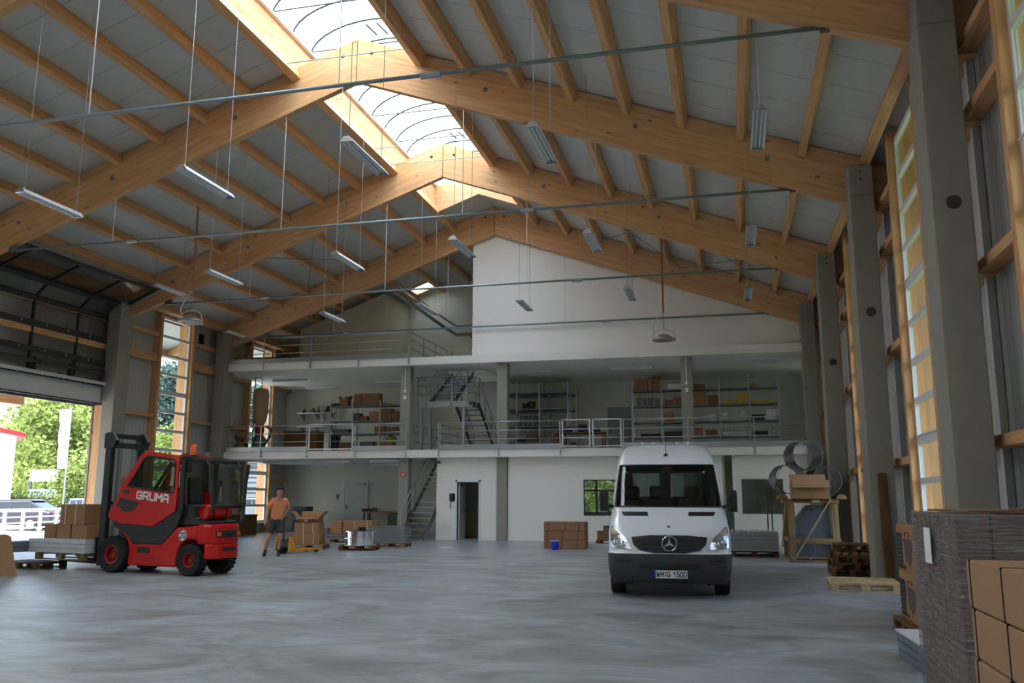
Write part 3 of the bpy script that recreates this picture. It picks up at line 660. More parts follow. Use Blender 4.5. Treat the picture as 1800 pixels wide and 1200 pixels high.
# bracing in the far bay
for a, b, n in (((-16.4, 25.5), (-13.0, 31.6), 'under the far left roof bay, running up to the right'), ((-13.0, 25.5), (-16.4, 31.6), 'under the far left roof bay, running down to the left'), ((-4.6, 25.5), (-1.4, 31.6), 'in the far right bay, upper cross, sloping down to the back'), ((-1.4, 25.5), (-4.6, 31.6), 'in the far right bay, upper cross, rising to the back'), ((-1.4, 25.5), (2.0, 31.6), 'in the far right bay, lower cross, sloping down to the back'), ((2.0, 25.5), (-1.4, 31.6), 'in the far right bay, lower cross, rising to the back')):
    zz = lambda x: deck(abs(x-RX))-.38
    o = MB().cyl((a[0], a[1], zz(a[0])), (b[0], b[1], zz(b[0])), .016, 6).build('bracing_rod', M_ROD); tag(o, 'thin diagonal bracing rod '+n, 'bracing rod', 'diagonal bracing rods')
# pipes and duct of the upper left corner, roof window
r = thing('pipe_run', 'pair of grey pipes along the wall above the upper stairwell', 'pipe', (0, 0, 0))
for z in (8.85, 9.25): MB().tube([(-13.25, 33.2, z+1.1), (-12.2, 36.6, z+.2), (-11.9, 37.5, z), (-9.62, 37.5, z)], .075 if z < 9 else .05, 10).build('pipe', M_GALV, r, smooth=True)
for x in (-11.2, -10.4, -9.7): MB().box((x-.02, 37.4, 8.7), (x+.02, 37.95, 8.76)).build('bracket', M_STAIR, r)
rw = struct(thing('window_roof', 'small roof window shining above the stair head', 'window', (RX-4.825, 36.935, deck(4.825)))); rw.rotation_euler = (0, -TH, 0)
hx_, hy_ = .505/math.cos(TH), .535
for a, b in (((-hx_, -hy_), (hx_, -hy_+.07)), ((-hx_, hy_-.07), (hx_, hy_)), ((-hx_, -hy_+.07), (-hx_+.07, hy_-.07)), ((hx_-.07, -hy_+.07), (hx_, hy_-.07))): MB().box((a[0], a[1], -.09), (b[0], b[1], .20)).build('frame_board', WX, rw)
MB().box((-hx_+.07, -hy_+.07, .0), (hx_-.07, hy_-.07, .008)).build('pane', M_POLY, rw)
# ================================================================== WHITE VAN (local: x across, y backwards from the bumper, z up)
van = thing('delivery_van', 'white high-roof delivery van parked facing the camera', 'van', (-0.99, 14.42, 0), R(4.5))
VL = 5.9
LV = [  # z, front y, half width, depth of the front bow
 (.24, .13, .90, .42), (.32, .05, .965, .45), (.50, .0, .99, .45), (.70, .02, .995, .45), (.735, .06, .985, .45), (.90, .10, .985, .46), (1.02, .17, .985, .48), (1.12, .30, .98, .50),
 (1.22, .46, .975, .52), (1.32, .64, .965, .54), (1.40, .82, .955, .55), (1.43, .87, .952, .55), (1.60, 1.02, .945, .5), (1.80, 1.20, .925, .46), (2.00, 1.37, .90, .42), (2.15, 1.50, .88, .40), (2.20, 1.58, .872, .42), (2.32, 1.82, .85, .46), (2.45, 2.14, .81, .52), (2.54, 2.48, .76, .6), (2.59, 2.85, .68, .7), (2.61, 3.3, .52, .7)]
NA_ = 24
def contour(z, yf, w, bow):
    pts = [(-w, VL-.02)]
    for k in range(NA_+1):
        a = -math.pi/2+math.pi*k/NA_; sn, cs = math.sin(a), math.cos(a)
        pts.append((w*math.copysign(abs(sn)**(2/3.6), sn), yf+bow*(1-abs(cs)**(2/3.6))))
    pts.append((w, VL-.02)); return [(x, y, z) for x, y in pts]
C_ = [contour(*l) for l in LV]; n_ = len(C_[0])
def loft(rows, sel=None):
    # only the vertices that are used stay
    m = MB(); m.add([p for r_ in rows for p in r_], [])
    for i in range(len(rows)-1):
        for k in range(n_-1):
            if sel is None or sel(i, k): m.f.append((i*n_+k, i*n_+k+1, (i+1)*n_+k+1, (i+1)*n_+k))
    return m
iz = lambda z: min(range(len(LV)), key=lambda i: abs(LV[i][0]-z))
B0, B1, G0, G1 = iz(.24), iz(.735), iz(1.43), iz(2.15)
loft(C_[B0:B1]).build('bumper', M_GREYP, van, auto=50)
m = loft(C_[B1-1:G0+1]); m.build('lower_body', M_VAN, van, auto=50)
PIL = 4
ws = lambda k: PIL <= k-1 < NA_-PIL
loft(C_[G0:G1+1], lambda i, k: not ws(k) and not (1 < k < n_-3 and False)).build('cab_pillars', M_VAN, van, auto=50)
loft([[(x*1.0, y-.004, z) for x, y, z in r_] for r_ in C_[G0:G1+1]], lambda i, k: ws(k)).build('windscreen', M_VGLASS, van, smooth=True)
m = loft(C_[G1:]); m.f.append(tuple(range((len(C_)-G1-1)*n_, (len(C_)-G1)*n_))); m.build('high_roof', M_VAN, van, auto=50)
for k in range(-2, 3): MB().box((k*.22-.02, 2.75, 2.60), (k*.22+.02, 5.6, 2.635)).build('roof_rib', M_VAN, van, bevel=.008)
# windscreen border and wiper cowl
def edge(i0, i1, k0, k1, off=-.006): return [(C_[i][k][0], C_[i][k][1]+off, C_[i][k][2]) for i, k in zip(i0, range(k0, k1+1))] if hasattr(i0, '__len__') else None
MB().tube([(p[0], p[1]-.008, p[2]) for p in C_[G0][PIL+1:n_-PIL-1]], .018, 6).build('cowl_seal', M_BLACK, van); MB().tube([(p[0], p[1]-.008, p[2]) for p in C_[G1][PIL+1:n_-PIL-1]], .018, 6).build('screen_seal', M_BLACK, van)
for k in (PIL+1, n_-PIL-2): MB().tube([(C_[i][k][0], C_[i][k][1]-.006, C_[i][k][2]) for i in range(G0, G1+1)], .020, 6).build('screen_seal', M_BLACK, van)
def on_front(x, z, off=.012):
    for i in range(len(LV)-1):
        if LV[i][0] <= z <= LV[i+1][0]:
            f = (z-LV[i][0])/(LV[i+1][0]-LV[i][0]); yf = LV[i][1]*(1-f)+LV[i+1][1]*f; w = LV[i][2]*(1-f)+LV[i+1][2]*f; b = LV[i][3]*(1-f)+LV[i+1][3]*f
            s_ = min(1, (abs(x)/w)); cs = (max(0, 1-s_**3.6))**(1/3.6); return Vector((x, yf+b*(1-cs)-off, z))
def patch(poly, mat, name, parent, off=.012, n=14, thick=True):
    """a panel that follows the curved front: poly in front view (x, z)"""
    bm = bmesh.new(); vs_ = [bm.verts.new((x, 0, z)) for x, z in poly]; bm.faces.new(vs_)
    xs = [p[0] for p in poly]; zs = [p[1] for p in poly]
    for k in range(1, n):
        x = min(xs)+(max(xs)-min(xs))*k/n; bmesh.ops.bisect_plane(bm, geom=bm.verts[:]+bm.edges[:]+bm.faces[:], plane_co=(x, 0, 0), plane_no=(1, 0, 0))
    for k in range(1, 6):
        z = min(zs)+(max(zs)-min(zs))*k/6; bmesh.ops.bisect_plane(bm, geom=bm.verts[:]+bm.edges[:]+bm.faces[:], plane_co=(0, 0, z), plane_no=(0, 0, 1))
    for v in bm.verts: v.co = on_front(v.co.x, v.co.z, off)
    bmesh.ops.triangulate(bm, faces=bm.faces[:]); me = bpy.data.meshes.new(name); bm.to_mesh(me); bm.free(); me.materials.append(mat)
    o = put(name, me, parent)
    if thick: sm = o.modifiers.new('solid', 'SOLIDIFY'); sm.thickness = .012; sm.offset = 0
    return o
GR = [(-.60, .955), (-.3, .985), (.3, .985), (.60, .955), (.57, .84), (.47, .755), (.25, .715), (-.25, .715), (-.47, .755), (-.57, .84)]
gr = patch(GR, M_BLACK, 'grille', van, .012); 
for z in (.79, .86, .925): MB().tube([on_front(x*.1, z, .024) for x in range(-5, 6)], .008, 5).build('grille_bar', M_GREYP, gr)
ring = [(.115*math.cos(a*math.pi/14), .115*math.sin(a*math.pi/14)) for a in range(28)]
yb = on_front(0, .86, .045).y
em = MB().tube([(x, yb, .862+z) for x, z in ring], .011, 6, closed=True)
for a in (90, 210, 330):
    d = (math.cos(R(a)), math.sin(R(a))); pn = (-d[1]*.022, d[0]*.022); em.prism([(pn[0], .862+pn[1]), (d[0]*.112, .862+d[1]*.112), (-pn[0], .862-pn[1])], yb-.012, yb+.008)
em.build('star_emblem', M_CHROME, gr)
MB().lathe([(0, -.012), (.022, -.010), (.026, 0)], 14, 'y', tuple(on_front(0, 1.115, .004))).build('bonnet_badge', M_STAIR, van)
for s in (-1, 1):
    hl = patch([(s*.945, 1.10), (s*.90, 1.11), (s*.70, .95), (s*.60, .765), (s*.93, .79)], pm('headlamp_reflector_%d' % s, (196, 204, 214), .18, .75), 'headlamp', van, .014, 8)
    patch([(s*.94, 1.085), (s*.90, 1.095), (s*.78, 1.0), (s*.92, .98)], pm('indicator_amber_%d' % s, (188, 160, 142), .3), 'indicator', hl, .024, 4)
    for x, z, r_ in ((.74, .84, .055), (.86, .86, .05)): c = on_front(s*x, z, .03); MB().lathe([(0, 0), (r_*.8, -.005), (r_, .01), (r_, .03)], 16, 'y', tuple(c)).build('lens', M_CHROME, hl, smooth=True)
    patch([(s*.34, 1.345), (s*.78, 1.345), (s*.74, 1.29), (s*.33, 1.29)], M_BLACK, 'bonnet_vent', van, .010, 6)
    MB().tube([on_front(s*.93, 1.36, .0), on_front(s*.80, 1.2, -.004), on_front(s*.66, 1.0, .0)], .010, 5).build('bonnet_crease', M_VAN, van)
    mr = MB().cbox((s*1.09, 1.12, 1.53), (.16, .14, .36)).build('mirror', M_BLACK, van, bevel=.035); MB().bar((s*.93, 1.15, 1.42), (s*1.05, 1.12, 1.45), .07, .06).build('mirror_arm', M_BLACK, mr); MB().cbox((s*1.12, 1.18, 1.36), (.12, .06, .05)).build('mirror_indicator', M_LAMPG, mr)
    for y in (.98, 4.65):
        w = MB().lathe([(.10, -.11), (.17, -.12), (.21, -.11), (.33, -.115), (.345, -.08), (.345, .08), (.33, .115), (.21, .11), (.17, .12), (.10, .11)], 28, 'x', (0, 0, 0)).build('wheel', M_RUB, van, (s*.855, y, .345), auto=40)
        MB().lathe([(0, s*.07), (.12, s*.09), (.2, s*.07), (.21, s*.11)], 20, 'x').build('rim', M_GALV, w)
    MB().box((s*.60, .6, .18), (s*.965, 1.45, .26)).build('arch_liner', M_BLACK, van)
    # seats
    for x in ((s*.45,) if s > 0 else (-.62, -.18)):
        st = MB().cbox((x, 1.95, 1.25), (.50 if s > 0 else .42, .14, .62)).build('seat_back', M_BLACK, van, bevel=.06); MB().cbox((x, 1.98, 1.68), (.26, .11, .22)).build('headrest', M_BLACK, st, bevel=.05)
MB().box((-.88, 1.15, 1.0), (.88, 1.45, 1.42)).build('dashboard', M_BLACK, van, bevel=.05)
MB().tube([(.45+.19*math.cos(a*math.pi/10), 1.55+.05*math.sin(a*math.pi/10), 1.42+.17*math.sin(a*math.pi/10)) for a in range(20)], .016, 6, closed=True).build('steering_wheel', M_BLACK, van)
MB().cbox((.02, 1.52, 2.05), (.22, .03, .07)).build('rear_view_mirror', M_BLACK, van); MB().cbox((.03, 1.50, 2.10), (.12, .02, .03)).build('screen_sticker', M_SIGNR, van)
rw_ = MB()
RW = [(-.72, -.12), (.12, .72)]
rw_.box((-.95, VL-.03, .45), (.95, VL, 1.60)); rw_.box((-.84, VL-.03, 2.12), (.84, VL, 2.5)); rw_.box((-.92, VL-.03, 1.60), (-.72, VL, 2.12)); rw_.box((-.12, VL-.03, 1.60), (.12, VL, 2.12)); rw_.box((.72, VL-.03, 1.60), (.92, VL, 2.12))
rw_.build('rear_doors', M_VAN, van)
for a, b in RW: MB().box((a, VL-.02, 1.60), (b, VL-.01, 2.12)).build('rear_window', M_DGLASS, van)
MB().box((-.93, .5, .30), (.93, VL-.04, .42)).build('cargo_floor', M_BLACK, van)
for s in (-1, 1): MB().box((s*.83, 1.9, .43), (s*.86, VL-.04, 2.1)).build('side_lining', M_GREYP, van)
MB().box((-.85, 1.75, 2.16), (.85, VL-.04, 2.2)).build('headlining', M_GREYP, van)
c = on_front(0, 2.33, .0); MB().lathe([(.0, .05), (.02, .045), (.035, .02), (.038, 0)], 12, 'z', (c.x, c.y-.01, c.z)).tube([(c.x, c.y-.01, c.z+.03), (c.x, c.y+.12, c.z+.34)], .006, 5).build('aerial', M_BLACK, van)
pl = MB().box((-.27, -.02, .33), (.27, .0, .45)).build('number_plate', M_PAPER, van)
MB().box((-.27, -.0215, .33), (-.225, -.0195, .45)).build('country_band', pm('plate_blue', (24, 50, 150), .4), pl)
GLY = {'G': [[(1, .85), (.8, 1), (.2, 1), (0, .8), (0, .2), (.2, 0), (.8, 0), (1, .2), (1, .48), (.55, .48)]], 'R': [[(0, 0), (0, 1), (.8, 1), (1, .85), (1, .6), (.8, .45), (0, .45)], [(.5, .45), (1, 0)]], 'U': [[(0, 1), (0, .2), (.2, 0), (.8, 0), (1, .2), (1, 1)]],
       'M': [[(0, 0), (0, 1), (.5, .4), (1, 1), (1, 0)]], 'A': [[(0, 0), (0, .75), (.2, 1), (.8, 1), (1, .75), (1, 0)], [(0, .42), (1, .42)]], 'W': [[(0, 1), (.25, 0), (.5, .75), (.75, 0), (1, 1)]], '1': [[(.15, .75), (.6, 1), (.6, 0)]],
       '5': [[(1, 1), (.1, 1), (.05, .52), (.8, .6), (1, .42), (1, .2), (.8, 0), (0, .05)]], '0': [[(.2, 0), (0, .2), (0, .8), (.2, 1), (.8, 1), (1, .8), (1, .2), (.8, 0), (.2, 0)]], '2': [[(0, .8), (.2, 1), (.8, 1), (1, .8), (1, .6), (0, 0), (1, 0)]]}
def letters(txt, h, w, gap, st, mat, parent, loc, rot, name):
    """every letter its own stroke-built mesh; loc = centre"""
    tot = sum(w if c != ' ' else w*.5 for c in txt)+gap*(len(txt)-1); x = -tot/2
    M_ = Matrix.Translation(loc) @ Euler(rot).to_matrix().to_4x4()
    for c in txt:
        if c == ' ': x += w*.5+gap; continue
        m = MB()
        for ln in GLY[c]:
            for p, q in zip(ln[:-1], ln[1:]):
                P0, P1 = Vector((x+p[0]*w, 0, (p[1]-.5)*h)), Vector((x+q[0]*w, 0, (q[1]-.5)*h)); t = (P1-P0).normalized()*st*.45
                m.bar(P0-t, P1+t, .003, st, Vector((0, 1, 0)).cross(t))
        m.v = [tuple(M_ @ Vector(v)) for v in m.v]; m.build(name, mat, parent); x += w+gap
letters('WM', .075, .044, .022, .013, M_INK, pl, (-.155, -.0235, .39), (0, 0, 0), 'plate_letter'); letters('G 1500', .075, .036, .019, .013, M_INK, pl, (.105, -.0235, .39), (0, 0, 0), 'plate_letter')
MB().cyl((-.068, -.0225, .415), (-.068, -.0195, .415), .016, 10).cyl((-.068, -.0225, .37), (-.068, -.0195, .37), .016, 10).build('plate_seals', pm('seal_red', (190, 90, 84), .5), pl)
patch([(-.5, .56), (.5, .56), (.46, .48), (-.46, .48)], M_BLACK, 'air_intake', van, .010, 10)
for s in (-1, 1): MB().tube([on_front(x*.01*s, .60, .012) for x in (62, 70, 78, 86)], .012, 5).build('bumper_crease', M_BLACK, van)

# ================================================================== FORKLIFT (local: x forward, y to its left, z up; origin under the rear axle)
# the near side is its left side
fa = atz(200, 1005.5)-Vector((-10.7, 16.12, 0)); frz = math.atan2(fa.y, fa.x); WB = 2.37; KX = fa.length/WB
KY = .83; lat = Vector((-math.sin(frz), math.cos(frz), 0)); fo = Vector((-10.7, 16.12, 0))-lat*.56*KY
fk = thing('forklift', 'red forklift truck with GRUMA lettering carrying a loaded pallet', 'forklift', tuple(fo), frz)
def tyre(R_, w, x, y, name, rim):
    t_ = MB().lathe([(rim, -w*.42), (R_*.93, -w*.5), (R_, -w*.38), (R_, w*.38), (R_*.93, w*.5), (rim, w*.42)], 32, 'y').build(name, M_RUB, fk, (x, y, R_), auto=40)
    sgn = 1 if y > 0 else -1
    MB().lathe([(0, sgn*w*.20), (rim*.35, sgn*w*.24), (rim*.4, sgn*w*.10), (rim*.8, sgn*w*.05), (rim*.88, sgn*w*.42), (rim*1.02, sgn*w*.45), (rim*1.02, sgn*w*.3)], 24, 'y').build('rim', M_DRED, t_, smooth=False)
    lug = MB()
    for k in range(22):
        a = 2*math.pi*k/22
        for e in (-1, 1): lug.bar((R_*.985*math.cos(a), e*w*.06, R_*.985*math.sin(a)), (R_*.975*math.cos(a+.10), e*w*.46, R_*.975*math.sin(a+.10)), .05, .035, (math.cos(a), 0, math.sin(a)))
    lug.build('tread_lugs', M_RUB, t_)
    return t_
for s in (1, -1): tyre(.375, .26, WB, s*.55, 'front_wheel', .19); tyre(.315, .24, 0, s*.50, 'rear_wheel', .15)
hw_ = .60
def side(poly, y0, y1, mat, name, parent=fk, bevel=.02): return MB().prism(poly, y0, y1).build(name, mat, parent, bevel=bevel)
# chassis with two wheel arches
arch = lambda cx, cz, r_, a0, a1, n=9: [(cx+r_*math.cos(R(a0+(a1-a0)*k/n)), cz+r_*math.sin(R(a0+(a1-a0)*k/n))) for k in range(n+1)]
low = [(.42, .16), (1.92, .16)]+arch(WB, .40, .46, 200, 95)+[(WB-.08, .98), (2.05, .93), (1.7, .70), (.9, .70), (.55, .95), (-.20, 1.0)]+arch(0, .33, .40, 120, 10)
side(low, -hw_, hw_, M_RED, 'chassis', bevel=.035)
cwp = [(-.18, .60), (-.36, .585), (-.50, .50), (-.58, .36), (-.62, .15), (-.62, -.15), (-.58, -.36), (-.50, -.50), (-.36, -.585), (-.18, -.60)]
MB().prism(cwp, .62, 1.03, 'z').build('counterweight', M_RED, fk, bevel=.05)
cwq = [(x*.94-.06 if x < -.3 else -.36, y*.92) for x, y in cwp]; MB().prism(cwq, .34, .63, 'z').build('counterweight_skirt', M_RED, fk, bevel=.04)
MB().prism([(-.50, .44), (-.605, .36), (-.645, .15), (-.645, -.15), (-.605, -.36), (-.50, -.44)], .76, .90, 'z').build('tail_grille', M_BLACK, fk, bevel=.015); MB().box((-.66, -.22, .50), (-.60, .22, .56)).build('lower_slot', M_BLACK, fk); 
for y in (-.34, .34): MB().box((-.64, y-.05, .79), (-.60, y+.05, .87)).build('tail_lamp', M_ORANGE, fk)
for ya_, yb_ in ((-.60, -.54), (.54, .62)):
    side([(2.44, 1.08), (2.2, 1.03), (1.15, .98), (.5, 1.29), (.44, 1.32), (.44, 2.35), (.30, 2.35), (.30, 1.25), (.45, .92), (.88, .60), (1.8, .60), (2.0, .80), (2.44, .95)], ya_, yb_, M_BLACK, 'cab_frame', bevel=.02)
side([(.6, .7), (2.3, .7), (2.4, 1.0), (.5, 1.0)], -.54, .54, M_BLACK, 'cab_floor', bevel=0)
side([(.9, .34), (1.9, .34), (1.9, .30), (.9, .30)], hw_, hw_+.012, M_DRED, 'step_edge', bevel=0); MB().box((1.25, hw_-.01, .42), (1.62, hw_+.012, .54)).build('step_recess', M_BLACK, fk)
# red door with its window
door_o = [(2.62, 1.22), (2.60, 1.13), (2.2, 1.02), (1.15, .97), (.50, 1.28), (.47, 1.45), (.46, 2.40), (.55, 2.43), (1.45, 2.53), (1.66, 2.48), (1.78, 2.36), (2.28, 1.70)]
win = [(2.05, 1.80), (.62, 1.66), (.56, 1.72), (.56, 2.28), (.62, 2.33), (1.42, 2.42), (1.58, 2.36), (1.70, 2.2)]
def plate_with_hole(o, h, y0, y1, mat, name, parent):
    bm = bmesh.new(); eo = []; 
    for L_ in (o, h):
        vv = [bm.verts.new((x, y0, z)) for x, z in L_]; eo += [bm.edges.new((vv[i], vv[(i+1) % len(vv)])) for i in range(len(vv))]
    bmesh.ops.triangle_fill(bm, use_beauty=True, use_dissolve=False, edges=eo)
    g_ = bmesh.ops.extrude_face_region(bm, geom=bm.faces[:])
    for v in g_['geom']:
        if isinstance(v, bmesh.types.BMVert): v.co.y = y1
    bmesh.ops.recalc_face_normals(bm, faces=bm.faces[:]); me = bpy.data.meshes.new(name); bm.to_mesh(me); bm.free(); me.materials.append(mat); return put(name, me, parent)
for s in (1, -1):
    d = plate_with_hole(door_o, win, s*.60, s*.645, M_RED, 'cab_door', fk)
    MB().prism(win, s*.618, s*.626).build('door_window', M_DGLASS, d); MB().tube([(x, s*.648, z) for x, z in win], .022, 6, closed=True).build('window_seal', M_BLACK, d)
    MB().prism([(2.38, 1.40), (2.24, 1.56), (1.62, 1.46), (1.82, 1.28), (2.06, 1.25)], s*.646, s*.652).build('lower_window', M_BLACK, d)
    MB().box((2.0, s*.646, 1.64), (2.18, s*.66, 1.72)).build('door_handle', M_BLACK, d)
    if s > 0: letters('GRUMA', .14, .155, .055, .038, M_PAPER, d, (1.22, .649, 1.575), (0, R(4.5), math.pi), 'letter')
side([(.46, 2.40), (1.62, 2.49), (1.66, 2.44), (.46, 2.35)], -.60, .60, M_BLACK, 'cab_roof', bevel=.01)
for s in (1, -1): MB().bar((2.36, s*.56, 1.72), (1.72, s*.56, 2.42), .06, .06).build('front_pillar', M_RED if s > 0 else M_BLACK, fk)
MB().add([(2.34, -.55, 1.72), (2.34, .55, 1.72), (1.72, .55, 2.42), (1.72, -.55, 2.42)], [(0, 1, 2, 3)]).build('front_glass', M_DGLASS, fk)
# rear guard, engine hood, gas bottle
for y in (-.55, .55): MB().tube([(.42, y, 2.38), (-.30, y*.98, 2.30), (-.42, y*.98, 2.2), (-.55, y*.95, 1.35), (-.50, y*.95, 1.28)], .045, 8).build('rear_guard', M_BLACK, fk)
MB().tube([(-.30, -.54, 2.30), (-.30, .54, 2.30)], .045, 8).build('guard_crossbar', M_BLACK, fk); MB().tube([(.40, -.54, 2.36), (.40, .54, 2.36)], .045, 8).build('guard_crossbar', M_BLACK, fk); MB().tube([(-.54, -.52, 1.38), (-.54, .52, 1.38)], .04, 8).build('guard_crossbar', M_BLACK, fk)
MB().add([(-.44, -.5, 2.18), (-.44, .5, 2.18), (-.54, .5, 1.42), (-.54, -.5, 1.42)], [(0, 1, 2, 3)]).build('rear_glass', M_DGLASS, fk)
side([(.42, .98), (.42, 1.42), (.06, 1.40), (-.04, 1.14), (-.46, 1.08), (-.46, 1.0)], -.50, .50, M_BLACK, 'engine_hood', bevel=.03)
side([(.40, 1.30), (.55, 1.34), (.62, 1.95), (.50, 2.0), (.40, 1.5)], -.24, .24, M_BLACK, 'seat_back', bevel=.06); side([(.4, 1.2), (1.0, 1.2), (1.02, 1.34), (.4, 1.36)], -.24, .24, M_BLACK, 'seat_cushion', bevel=.05)
MB().tube([(1.5+.17*math.cos(a*math.pi/9), .0+.17*math.sin(a*math.pi/9), 1.72+.06*math.cos(a*math.pi/9)) for a in range(18)], .016, 6, closed=True).cyl((1.85, 0, 1.2), (1.5, 0, 1.72), .03, 8).build('steering_wheel', M_BLACK, fk)
MB().lathe([(0, -.46), (.10, -.45), (.15, -.40), (.155, .40), (.15, .42), (.13, .43), (.13, .36), (0, .36)], 24, 'y', (-.24, .05, 1.27)).build('gas_bottle', M_RED, fk, auto=40)
for y in (-.2, .25): MB().lathe([(.162, y-.02), (.166, y-.02), (.166, y+.02), (.162, y+.02)], 24, 'y', (-.24, .05, 1.27)).build('bottle_band', M_BLACK, fk)
MB().cyl((-.62, -.46, 1.05), (-.66, -.46, 1.9), .045, 10).cyl((-.66, -.46, 1.9), (-.72, -.46, 2.25), .05, 10).build('exhaust_pipe', M_BLACK, fk)
bc = MB().lathe([(0, .22), (.06, .21), (.07, .16), (.075, 0)], 18, 'z', (.28, .38, 2.44)).build('beacon', M_ORANGE, fk, smooth=True); MB().lathe([(0, 0), (.085, 0), (.085, -.05), (.05, -.08), (0, -.08)], 16, 'z', (.28, .38, 2.44)).build('beacon_base', M_BLACK, bc)
MB().cbox((.30, .50, 2.18), (.16, .10, .22)).build('work_lamp', M_BLACK, fk, bevel=.03)
sg = MB().cyl((.24, .598, .80), (.24, .606, .80), .115, 26).build('speed_sign', M_PAPER, fk); MB().tube([(.24+.108*math.cos(a*math.pi/14), .607, .80+.108*math.sin(a*math.pi/14)) for a in range(28)], .008, 5, closed=True).build('sign_ring', M_LAMPG, sg)
letters('20', .11, .055, .035, .02, M_INK, sg, (.24, .6085, .80), (0, 0, math.pi), 'sign_digit')
# mast, carriage, forks
for s in (1, -1):
    MB().box((2.78, s*.42, .12), (2.98, s*.56, 2.92)).build('mast_upright', M_BLACK, fk, bevel=.01); MB().box((2.90, s*.36, .2), (3.04, s*.42, 2.7)).build('inner_upright', M_STAIR, fk); MB().cyl((2.80, s*.30, .2), (2.80, s*.30, 2.6), .035, 10).build('lift_cylinder', M_STAIR, fk)
side([(2.70, 2.62), (3.02, 2.62), (3.02, 2.95), (2.78, 2.98), (2.60, 2.78)], -.58, -.48, M_BLACK, 'mast_head', bevel=.01); side([(2.70, 2.62), (3.02, 2.62), (3.02, 2.95), (2.78, 2.98), (2.60, 2.78)], .48, .58, M_BLACK, 'mast_head', bevel=.01)
for a_, b_ in (((2.66, -.56, 2.62), (2.80, .56, 2.74)), ((2.82, -.56, 2.84), (3.0, .56, 2.94)), ((2.82, -.5, .35), (2.94, .5, .47)), ((2.82, -.5, 1.4), (2.94, .5, 1.48))): box_('mast_crossbar', a_, b_, M_BLACK, fk)
MB().box((3.04, -.55, .20), (3.12, .55, .32)).box((3.04, -.55, .62), (3.12, .55, .72)).box((3.04, -.55, .2), (3.10, -.48, .72)).box((3.04, .48, .2), (3.10, .55, .72)).build('fork_carriage', M_BLACK, fk, bevel=.01)
for y in (-.30, .30): MB().box((3.12, y-.06, .16), (3.18, y+.06, .74)).prism([(3.12, .14), (4.5, .17), (4.5, .19), (3.12, .21)], y-.06, y+.06).build('fork', M_BLACK, fk)

for o in [c for c in COL.objects if c.parent == fk]:                # final proportions; wheels stay round
    o.location.x *= KX; o.location.y *= KY
    if 'wheel' in o.name and 'steering' not in o.name: continue
    for v in o.data.vertices: v.co.x *= KX; v.co.y *= KY
    for c in [c for c in COL.objects if c.parent == o]:
        if c.location.length > .01: c.location.x *= KX; c.location.y *= KY
        else:
            for v in c.data.vertices: v.co.x *= KX; v.co.y *= KY
# ================================================================== PALLETS, BOXES AND GOODS ON THE FLOOR
def pallet_parts(root, L=1.2, Wd=.8, mats=(PX_, PY_), bow=0):
    bx_, by_ = mats
    db = MB().box((-L/2, -.055, .122), (L/2, .055, .144)).mesh('deck_board', bx_); cb = MB().box((-.07, -Wd/2, .10), (.07, Wd/2, .122)).mesh('cross_board', by_)
    bl = MB().box((-.07, -.05, .022), (.07, .05, .10)).mesh('block', bx_); bb = MB().box((-L/2, -.05, 0), (L/2, .05, .022)).mesh('bottom_board', bx_)
    for y in (-Wd/2+.055, -Wd/4+.02, 0, Wd/4-.02, Wd/2-.055): put('deck_board', db, root, (0, y, 0))
    for x in (-L/2+.07, 0, L/2-.07):
        put('cross_board', cb, root, (x, 0, 0))
        for y in (-Wd/2+.05, 0, Wd/2-.05): put('block', bl, root, (x, y, 0))
    for y in (-Wd/2+.05, 0, Wd/2-.05): put('bottom_board', bb, root, (0, y, 0))
    return root
def pallet(label, loc, rz=0, L=1.2, Wd=.8, mats=(PX_, PY_)): return pallet_parts(thing('wooden_pallet', label, 'pallet', loc, rz, 'wooden pallets'), L, Wd, mats)
def carton(label, loc, size, rz=0, mat=None, group=None, tape=True, open_=False, straps=(), strapmat=None, name='cardboard_box'):
    """loc = centre of the base"""
    w, d, h = size; mat = mat or M_CARD
    r = thing(name, label, 'box', loc, rz, group)
    if open_:
        b = MB(); t = .008
        b.box((-w/2, -d/2, 0), (w/2, d/2, .01)); b.box((-w/2, -d/2, 0), (w/2, -d/2+t, h)); b.box((-w/2, d/2-t, 0), (w/2, d/2, h)); b.box((-w/2, -d/2, 0), (-w/2+t, d/2, h)); b.box((w/2-t, -d/2, 0), (w/2, d/2, h)); b.build('body', mat, r)
        for e in (-1, 1):
            MB().bar((0, e*d/2, h), (0, e*(d/2+d*.28), h+(.14 if e > 0 else -.04)*d/.4), w-.01, .008, (0, -e*.3, 1)).build('flap', mat, r)
            MB().bar((e*w/2, 0, h), (e*(w/2+w*.24), 0, h+.13*w/.5), d-.02, .008, (-e*.3, 0, 1)).build('flap', mat, r)
    else:
        MB().box((-w/2, -d/2, 0), (w/2, d/2, h)).build('body', mat, r, bevel=min(.012, h*.05))
        MB().box((-w/2+.004, -.004, h-.002), (w/2-.004, .004, h+.001)).build('flap_seam', M_CARD3, r)
        if tape: MB().box((-w/2-.0015, -.03, h*.72), (w/2+.0015, .03, h+.0015)).build('tape', M_TAPE, r)
    for x in straps: MB().box((x-.008, -d/2-.003, 0), (x+.008, d/2+.003, h+.003)).build('strap', strapmat or M_BSTRAP, r)
    return r
